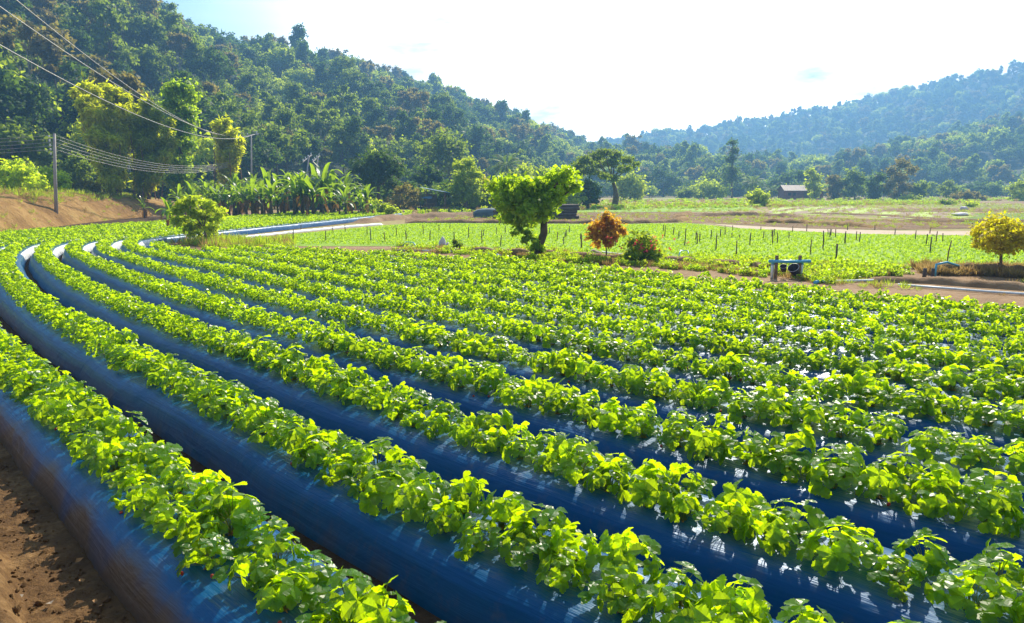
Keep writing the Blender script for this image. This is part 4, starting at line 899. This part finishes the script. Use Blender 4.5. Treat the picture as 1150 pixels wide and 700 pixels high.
STEM = MB().tube([(0, 0, -.1), (.02, 0, 1.), (0, .02, 2.)], [.15, .12, .08], 8); STEM = mesh("stem", STEM.V, STEM.F, M['f_stem'], smooth=True)
def banana(x, y, z, h, label, nl=8, seed=0, lean=(0, 0), group="banana plants in a row"):
    r = random.Random(seed); t = empty("banana_plant", (x, y, z), r.uniform(0, TAU)); tag(t, label, "banana plant", group); t.scale = (h/3.9*r.uniform(.9, 1.15), h/3.9, h/3.9*r.uniform(.95, 1.1)); t.rotation_euler[0] = lean[0]+r.uniform(-.12, .12); t.rotation_euler[1] = lean[1]
    obj("stem", STEM, t)
    for i in range(nl):
        q = obj("leaf", LEAVES[(i+seed) % 8], t); q.location = (0, 0, 1.95-.045*i); q.rotation_euler = (0, r.uniform(-.25, .25), i*2.4+r.uniform(-.7, .7))
    for i in range(r.choice((1, 2, 2, 3))):
        q = obj("dry_leaf", DRY[r.randrange(4)], t); q.location = (0, 0, 1.7-.1*i); q.rotation_euler = (0, 0, r.uniform(0, TAU))
rb = random.Random(4); NB = 50
for i in range(NB):
    px = 203+213*i/(NB-1)+rb.uniform(-3, 3); front = i % 2
    D = rb.uniform(54, 57.5) if front else rb.uniform(58, 64); top = np.interp(px, [205, 240, 290, 330, 360, 400, 416], [203, 196, 190, 182, 182, 195, 207])+(rb.uniform(4, 24) if front else rb.uniform(-7, 6))
    q = P(px, 240, D); h = (CAMZ+(213.4-top)/766.7*D)*.95
    banana(q.x, D, 0, max(1.8, h), "%s banana plant from the left in the long banana hedge" % nth(i+1) if i else "leftmost banana plant in the long banana hedge", 11, i)
q = P(196, 262, 37); banana(q.x, 37, 0, 2.3, "young banana plant leaning on two props left of the bushy tree", 8, 91, (0, -.12), "single young banana plants")
q = P(162, 240, 58); banana(q.x, 58, zbank(q.x, 58), 2.1, "small banana plant at the right end of the earth bank", 7, 95, group="single young banana plants")
for i, (a, b, lab) in enumerate((((182, 264), (196, 247), "left leaning prop pole under the young banana plant"), ((186, 266), (201, 249), "right leaning prop pole under the young banana plant"))):
    A = Vector((*gp(*a), 0)); o = MB().tube([A, P(*b, A.y+.8)], .03, 6).build("prop_pole", M['darkwood'], None, True); tag(o, lab, "pole", "prop poles")

# ------------------------------------------------------------------ utility poles and cables
def upole(label, D, base, top, arm=None, name="utility_pole"):
    b = P(*base, D); tp = P(*top, D); z = zbank(b.x, D) if arm is None else 0.; t = empty(name, (b.x, D, z)); tag(t, label, "pole", "utility poles")
    H = tp.z-z; mb = MB(); mb.tube([(0, 0, -.6), ((tp.x-b.x)*.5, 0, H*.5), (tp.x-b.x, 0, H)], [.12, .10, .08], 8); mb.build("post", M['concrete'], t, True)
    if arm:
        a0, a1 = P(*arm[0], D-2.)-t.location, P(*arm[1], D+1.5)-t.location; u = (a1-a0).normalized(); m = (a0+a1)/2; L_ = (a1-a0).length
        MB().tube([a0, a1], .07, 4).build("crossarm", M['concrete'], t)
        for k in (-.46, -.2, .1, .42):
            p = m+u*L_*k; MB().lathe([(.02, 0), (.07, .05), (.05, .12), (.08, .16), (.03, .28), (.0, .28)], p+Vector((0, 0, .05)), 8).build("insulator", M['whitepipe'], t, True)
    else:
        for k in range(5):
            MB().lathe([(.03, 0), (.06, .04), (.04, .09), (.06, .13), (.0, .15)], (.14, 0, H-.25-.28*k), 8).build("insulator", M['whitepipe'], t, True)
    return t
p1 = upole("slim pale utility pole rising from the earth bank at the left", 46.5, (63, 243), (61, 150))
p2 = upole("utility pole with a tilted crossarm above the banana row", 84, (283, 238), (282, 152), ((258, 157), (291, 150)))
upole("thin leaning post rising behind the banana row", 88, (340, 236), (347, 175), ((340, 182), (350, 174)), "leaning_post")
upole("second thin leaning post behind the banana row", 90, (352, 236), (357, 176), ((351, 182), (359, 175)), "leaning_post")
def cable(A, B, sag, rad, label, group):
    n = 28; pts = []
    for i in range(n+1):
        t = i/n; p = A.lerp(B, t); pts.append((p.x, p.y, p.z-4*sag*t*(1-t)))
    o = MB().tube(pts, rad, 5).build("power_cable", M['wire'], None, True); tag(o, label, "cable", group)
G1 = "thin cables through the left utility pole"; G2 = "long cables to the crossarm"
for i, yl in enumerate((151.5, 155.5, 159.5, 163.5, 167.5)):
    w1 = ("topmost", "second", "third", "fourth", "lowest")[i]
    A = P(61, yl, 46.5); cable(P(-260, yl-2, 40), A, .4, .011, "%s of the thin cables running left from the utility pole" % w1, G1)
    cable(A, P(262, 181+i*1.2, 74), 1.15, .012, "%s of the thin sagging cables between utility pole and bamboo" % w1, G1)
for i, (a, b, lab) in enumerate((((-110, -108), (262, 154), "uppermost long cable crossing the top left forest"), ((-110, -72), (271, 154), "middle long cable crossing the top left forest"), ((-110, -14), (286, 151), "lowest long cable crossing the top left forest"))):
    cable(P(*a, 22), P(*b, 83), (1.6, 1.5, 2.0)[i], .021, lab, G2)

# ------------------------------------------------------------------ hut, farmhouse, log pile
def hut():
    D = 80; c = P(489, 236, D); t = empty("field_hut", (c.x, D, 0)); tag(t, "small open hut with a blue sheet roof at the forest edge", "hut"); s = D/767
    for x in (-1.1, 1.15):
        for y in (-.7, .8): MB().tube([(x, y, 0), (x, y, 2.0 if x > 0 else 2.35)], .06, 6).build("post", M['wood'], t)
    MB().box((-.5, .85, 1.), (1.2, .06, 1.7)).build("wall", M['darkwood'], t)
    mb = MB(); n = 24
    for a, (x0, x1, z0, z1, y0, y1) in enumerate(((-1.6, 1.7, 2.62, 2.02, -1.1, 1.2),)):
        vs = []; F = []
        for i in range(n+1):
            yy = y0+(y1-y0)*i/n; dz = .03*(i % 2)
            vs += [(x0, yy, z0+dz), (x1, yy, z1+dz), (x0, yy, z0+dz-.03), (x1, yy, z1+dz-.03)]
        for i in range(n):
            b = 4*i; F += [(b, b+1, b+5, b+4), (b+2, b+6, b+7, b+3), (b, b+4, b+6, b+2), (b+1, b+3, b+7, b+5)]
        mb.add(vs, F)
    mb.build("roof", M['bluesteel'], t)
    MB().box((-1., -.95, 1.5), (1.5, .9, .04), M=Matrix.Rotation(.25, 3, 'X')).build("awning", M['bluesteel'], t)
    MB().box((-.6, .1, .75), (1.0, .9, .06)).build("shelf", M['wood'], t)
hut()
def farmhouse():
    D = 172; c = P(893, 225, D); t = empty("farmhouse", (c.x, D, 0)); tag(t, "low reddish plank farmhouse with a rusty tin roof in the far tree row", "house")
    w_, dp, h = 7.0, 4.5, 2.1
    wm = MB(); wm.box((0, 0, h/2), (w_, dp, h)); wl = wm.build("wall", M['rustwall'], t)
    r = MB(); n = 30
    for sg in (-1, 1):
        vs = []; F = []
        for i in range(n+1):
            x = -w_/2-.4+(w_+.8)*i/n; dz = .04*(i % 2); vs += [(x, 0, 3.5+dz), (x, sg*(dp/2+.5), 2.15+dz), (x, 0, 3.44+dz), (x, sg*(dp/2+.5), 2.09+dz)]
        for i in range(n): b = 4*i; F += [(b, b+1, b+5, b+4), (b+2, b+6, b+7, b+3), (b+1, b+3, b+7, b+5)]
        r.add(vs, F)
    r.build("roof", M['rustroof'], t)
    g_ = MB()
    for x in (-w_/2, w_/2): g_.add([(x, -dp/2, h), (x, dp/2, h), (x, 0, 3.4)], [(0, 1, 2)])
    g_.build("gable", M['rustwall'], t)
    for x in (-2.4, -1.2): MB().box((x, -dp/2-.03, 1.3), (.7, .05, .7)).build("window", M['shade'], t)
    MB().box((1.6, -dp/2-.03, .95), (.9, .05, 1.8)).build("door", M['darkwood'], t)
    MB().box((5.0, .2, 1.1), (2.4, 3.4, 2.0)).build("shed", M['rustwall'], t); MB().box((5.1, .1, 2.25), (3.0, 4.0, .08), M=Matrix.Rotation(-.1, 3, 'Y')).build("shed_roof", M['rustroof'], t)
farmhouse()
def logpile():
    D = 57.; rb = random.Random(8); lvls = [("bottom", 6), ("second", 6), ("third", 5), ("fourth", 5), ("top", 3)]; k = 0
    x0, x1 = P(560, 240, D).x, P(652, 240, D).x
    for li, (nm, n) in enumerate(lvls):
        for i in range(n):
            y = D+(i-n/2)*.27; z = .14+li*.23; a = x0+rb.uniform(-.5, .6); b = x1-rb.uniform(0, .7)
            o = MB().tube([(a, y, z), ((a+b)/2, y+rb.uniform(-.05, .05), z+rb.uniform(-.03, .04)), (b, y, z)], [.10, .12, .13], 8, jit=.08).build("log", M['darkwood'], None, True)
            tag(o, "%s log from the front in the %s layer of the log pile" % (ORD[i], nm), "log", "pile of long dark logs")
    for x, w_ in ((x0+1, "left"), (x1-1.0, "right")):
        o = MB().box((x, D, .0), (.2, 2.0, .08)).build("bearer", M['wood']); tag(o, "squared timber bearer under the %s end of the log pile" % w_, "timber", "timber bearers")
    c = P(551, 236, 60); mb = MB(); mb.lathe([(1.15, -.3), (1.2, .35), (.95, .75), (.5, .95), (.01, 1.)], (0, 0, 0), 12)
    o = mb.build("covered_heap", M['tarp'], None, True); o.location = (c.x, 60, .2); o.scale = (1.3, .7, .6); tag(o, "heap under a grey blue sheet at the left end of the log pile", "heap")
logpile()

# ------------------------------------------------------------------ stakes in the seedling field
rs = random.Random(12); ST = []
for X, Y, h in ((180, 530, 50), (218, 525, 40), (267, 570, 80), (316, 545, 35), (324, 560, 45), (333, 555, 45), (382, 540, 40), (405, 585, 70), (445, 520, 40), (426, 520, 25), (478, 505, 25), (493, 615, 70), (553, 570, 60), (612, 540, 35), (600, 505, 20), (652, 560, 62), (660, 525, 30), (673, 555, 45), (818, 605, 65), (872, 585, 82), (927, 640, 80), (903, 530, 35), (926, 530, 35), (965, 555, 50)): ST.append((700+X/3.89, 130+Y/3.89, h/3.89))
for X, Y, h in ((97, 585, 50), (122, 535, 35), (155, 525, 25), (163, 530, 28), (262, 512, 20), (320, 525, 28), (350, 540, 33), (361, 560, 45), (378, 530, 30), (396, 530, 25), (409, 585, 60)): ST.append((900+X/2.5, 60+Y/2.5, h/2.5))
for X, Y, h in ((25, 540, 35), (97, 510, 40), (125, 540, 45), (165, 500, 30), (210, 490, 30), (232, 550, 50), (293, 530, 50), (352, 550, 55), (356, 520, 30), (413, 510, 30), (430, 565, 50), (450, 505, 30), (640, 510, 30), (672, 540, 40), (700, 560, 40), (725, 500, 25), (925, 560, 40), (1130, 500, 30)): ST.append((450+X/3.83, 130+Y/3.83, h/3.83))
for X, Y, h in ((395, 640, 40), (420, 610, 25), (505, 640, 35), (530, 620, 30), (570, 610, 25), (645, 620, 30), (658, 640, 45), (707, 645, 35), (745, 625, 30), (780, 640, 35)): ST.append((200+X/3.04, 60+Y/3.04, h/3.04))
for i in range(26): ST.append((rs.uniform(620, 1140), rs.uniform(258, 270), rs.uniform(5, 9)))
FC = {}
for px, py, h in sorted(ST):
    x, y = gp(px, py); H = h*y/767; lx, ly = rs.gauss(0, .05)*H, rs.gauss(0, .05)*H
    o = MB().tube([(0, 0, -.15), (lx*.5+rs.gauss(0, .008), ly*.5, H*.5), (lx, ly, H)], [.026, .023, .019], 6, jit=.15).build("field_stake", M['darkwood' if rs.random() < .6 else 'wood'], None, True)
    o.location = (x, y, 0); dd = "near" if y < 30 else ("middle" if y < 40 else "far"); sd = "left" if px < 560 else ("centre" if px < 800 else "right")
    FC[dd+sd] = FC.get(dd+sd, 0)+1; tag(o, "thin brown stake in the %s %s of the seedling field, %s from its left" % (dd, sd, nth(FC[dd+sd])), "stake", "stakes in the seedling field")
x, y = gp(653, 281); o = MB().tube([(0, 0, -.1), (-.02, 0, .62)], [.035, .03], 7, jit=.1).build("field_stake", M['wood'], None, True); o.location = (x, y, 0); tag(o, "thick leaning stake between forked green tree and orange shrub", "stake", "stakes in the seedling field")

# ------------------------------------------------------------------ pipe stand with pails, pipes, sacks
def pipestand():
    D = 18.2; c = P(885, 308, D); s = D/767*1.0; t = empty("pipe_stand", (c.x, D, 0)); tag(t, "blue pipe laid across short wooden posts at the field edge", "pipe stand")
    H = .60; top = .48
    for x in (-.33, .29): MB().box((x, 0, .30), (.075, .06, .66)).build("post", M['wood'], t, bev=.006)
    for x, y in ((-.40, .07), (.37, .06)): MB().tube([(x, y, 0), (x, y, .46)], .042, 10).build("pipe_leg", M['whitepipe'], t, True)
    MB().tube([(-.56, -.06, top), (0, -.065, top-.012), (.55, -.06, top)], .042, 12).build("cross_pipe", M['bluepipe'], t, True)
    for x in (-.40, .37): MB().tube([(x, .06, top-.1), (x, .06, top+.02)], .05, 10).build("pipe_fitting", M['bluepipe'], t, True)
    for lab, x, sc, rot in (("small black pail hanging from the left of the blue pipe", -.14, .72, -.35), ("larger tilted black pail hanging from the right of the blue pipe", .16, 1.15, -.6)):
        p = empty("pail", (c.x+x, D-.02, .28 if sc < 1 else .22)); tag(p, lab, "pail", "black pails on the pipe stand"); p.rotation_euler = (.5, rot, 0); p.scale = (sc,)*3
        MB().lathe([(.0, -.11), (.085, -.11), (.125, .11), (.118, .11), (.08, -.10), (.0, -.10)], (0, 0, 0), 20).build("bucket", M['pail'], p, True)
        MB().lathe([(.124, .107), (.129, .109), (.129, .115), (.122, .115)], (0, 0, 0), 20).build("rim", M['pailrim'], p, True)
        MB().tube([(.125*math.cos(a), 0, .11+.13*math.sin(a)) for a in np.linspace(0, math.pi, 9)], .003, 5).build("handle", M['pail'], p, True)
pipestand()
def groundpipe(label, pts, rad, mat, z=.05, name="irrigation_pipe"):
    V_ = [Vector((*gp(*p), z+(p[2] if len(p) > 2 else 0))) if len(p) == 2 else Vector((*gp(p[0], p[1], 0), p[2])) for p in pts]
    o = MB().tube(V_, rad, 8).build(name, M[mat], None, True); tag(o, label, "pipe", "irrigation pipes on the ground"); return o
groundpipe("long pale pipe lying on the dirt at the right edge of the field", [(1008, 322), (1060, 326), (1110, 330), (1170, 334), (1300, 345)], .028, 'whitepipe')
groundpipe("short white pipe lying right of the pipe stand", [(924, 318.5), (945, 318), (985, 317)], .032, 'whitepipe')
groundpipe("blue pipe elbow at the end of the short white pipe", [(915, 320), (919, 318), (925, 318.3)], .045, 'bluepipe')
groundpipe("thin pale pipe along the verge in front of the sacks", [(440, 282.5), (480, 283), (525, 285), (560, 287)], .028, 'whitepipe')
groundpipe("blue pipe ends on the verge left of the forked green tree", [(548, 287), (562, 288.5)], .035, 'bluepipe')
groundpipe("pale blue pipe lying at the feet of the bushy tree", [(238, 273.5), (262, 274), (275, 275)], .03, 'bluepipe')
groundpipe("pale pipe across the verge below the orange shrub", [(676, 286, .1), (700, 290, .12), (715, 293, .05)], .03, 'whitepipe')
groundpipe("bent blue and white riser pipe left of the yellow tree", [(1050, 311, .0), (1050, 311, .34), (1062, 309, .36), (1080, 308, .2)], .03, 'bluepipe')
groundpipe("curved blue hose on the verge near the white sacks", [(452, 277, .03), (456, 276, .16), (464, 276.5, .16), (468, 278, .03)], .022, 'bluepipe')
groundpipe("bent blue hose on the verge behind the flowering bush", [(762, 289, .03), (764, 288, .2), (772, 288, .2), (775, 290, .03)], .022, 'bluepipe')
for px, lab in ((1038, "left stubby post beside the bent riser pipe"), (1047, "right stubby post beside the bent riser pipe")):
    x, y = gp(px, 312); o = MB().tube([(0, 0, -.05), (0, 0, .26)], [.05, .045], 8, jit=.1).build("stub_post", M['darkwood'], None, True); o.location = (x, y, 0); tag(o, lab, "post", "stubby posts")
def lump(name, label, cat, px, py, sx, sy, sz, mat, seed, rz=0):
    x, y = gp(px, py); r = random.Random(seed); mb = MB(); mb.lathe([(.01, 0), (.7, .02), (1., .3), (.95, .6), (.6, .9), (.2, 1.0), (.01, 1.02)], (0, 0, 0), 14)
    V = [(v[0]*sx*(1+.18*math.sin(v[2]*5+seed+v[0]*3)), v[1]*sy, v[2]*sz*(1+.12*math.sin(v[0]*4+seed))) for v in mb.V]; mb.V = V; o = mb.build(name, M[mat], None, True); o.location = (x, y, 0); o.rotation_euler[2] = rz; tag(o, label, cat)
    m = o.modifiers.new("round", "SUBSURF"); m.levels = m.render_levels = 1
lump("sack", "upright white sack with a reddish top on the verge", "sack", 497, 278.5, .16, .13, .42, 'sack', 1)
lump("sack", "slumped smaller white sack leaning right of the upright one", "sack", 503, 278.7, .12, .12, .22, 'sack', 2)
lump("rock", "rounded pinkish grey rock at the foot of the orange shrub", "rock", 668, 289, .26, .2, .26, 'rock', 3)
lump("rock", "flat pale stone left of the rounded pinkish rock", "rock", 656, 289.5, .3, .16, .13, 'rock', 4)
lump("sack", "small white bag lying on the far dark field", "bag", 1082, 236.5, .5, .4, .5, 'sack', 5)
lump("sack", "white sheet heap on the striped field edge", "sheet", 1078, 243, .9, .5, .35, 'sack', 6)
x, y = gp(497, 278.5); 
# plants right on the verge
stand("young_shrub", "small dark leafy shrub right of the white sacks", "shrub", 26.5, (512, 280), [(511, 272, 3), (514, 276, 4), (510, 279, 3)], 420, .09, 'f_mid', None)
# clods and crumbs of soil in the front furrow
def clod(seed):
    r = np.random.default_rng(seed); mb = MB(); mb.lathe([(.01, -.6), (.6, -.5), (1., .0), (.75, .5), (.35, .75), (.01, .8)], (0, 0, 0), 8)
    V = np.array([tuple(v) for v in mb.V]); V *= 1+.35*r.normal(size=(len(V), 1)).clip(-1, 1)*.6; return mesh("clod", V, mb.F, M['soil2'])
def clods():
    r = np.random.default_rng(6); n = 2600; s_ = r.uniform(-4, 8, n); o_ = -2.72-np.abs(r.normal(size=n))*.45; bx_ = np.interp(s_, ss, CX); by_ = np.interp(s_, ss, CY); br_ = np.interp(s_, ss, BR)
    x, y = bx_+o_*np.cos(br_), by_-o_*np.sin(br_); z = np.where(o_ < -3.1, .26, .012); z = np.where((o_ > -3.24) & (o_ < -3.08), .13, z); k = (o_ > -4.2); x, y, z = x[k], y[k], z[k]; n = len(x); s = r.uniform(.004, .013, n)*np.where(r.random(n) < .12, 2.4, 1)
    scatter("soil_clods", np.stack([x, y, z], 1), r.uniform(0, TAU, (n, 3)), np.stack([s, s, s], 1), r.integers(0, 4, n), coll("clods", [clod(i) for i in range(4)]), label="crumbs and clods of brown soil in the bottom left furrow", cat="soil clods", kind="stuff")
clods()
# dry leaves in the front furrow
rb = random.Random(5)
for i, (px, py) in enumerate(sorted((rb.uniform(25, 135), rb.uniform(560, 690)) for _ in range(14))):
    x, y = gp(px, py, .02); s = rb.uniform(.014, .03)
    o = MB().add([(0, 0, 0), (s, .5*s, .3*s), (.2*s, 2*s, .5*s), (-.8*s, .8*s, .6*s)], [(0, 1, 2, 3)]).build("fallen_leaf", M['drystem' if i % 3 else 'palebark']); o.location = (x, y, .035); o.rotation_euler[2] = rb.uniform(0, 6)
    tag(o, "small dry leaf on the soil of the bottom left furrow, %s from the left" % nth(i+1), "leaf", "dry leaves in the bottom left furrow")

# ------------------------------------------------------------------ low growth where the fields meet the forest
def thicket(name, label, a0, a1, d0, d1, n, s0, s1, seed):
    r = np.random.default_rng(seed); u = r.uniform(a0, a1, n); D = r.uniform(d0, d1, n); x = (u-575)/766.7*D; y = D*cp
    az, rr = np.arctan2(x, y), np.hypot(x, y); z = np.maximum(np.maximum(hfL(az, rr), 0)*(az < R(13)), np.maximum(hfM(az, rr), 0)*(az > R(-1)))
    z = np.where(az < R(-24), np.maximum(z, bank_h(az, rr)), z)
    s = r.uniform(s0, s1, n); scatter(name, np.stack([x, y, z-2.5*s], 1), np.stack([0*x, 0*x, r.uniform(0, TAU, n)], 1), np.stack([s*1.3, s*1.3, s], 1), r.choice([0, 1, 2, 3, 7, 8], n), LO, label=label, cat="thicket", kind="stuff")
thicket("forest_edge_thicket", "dense undergrowth along the foot of the left hill", -80, 640, 84, 120, 520, .22, .5, 31)
thicket("forest_edge_thicket", "low trees and scrub before the hills in the distance", 560, 1220, 215, 300, 420, .3, .75, 32)
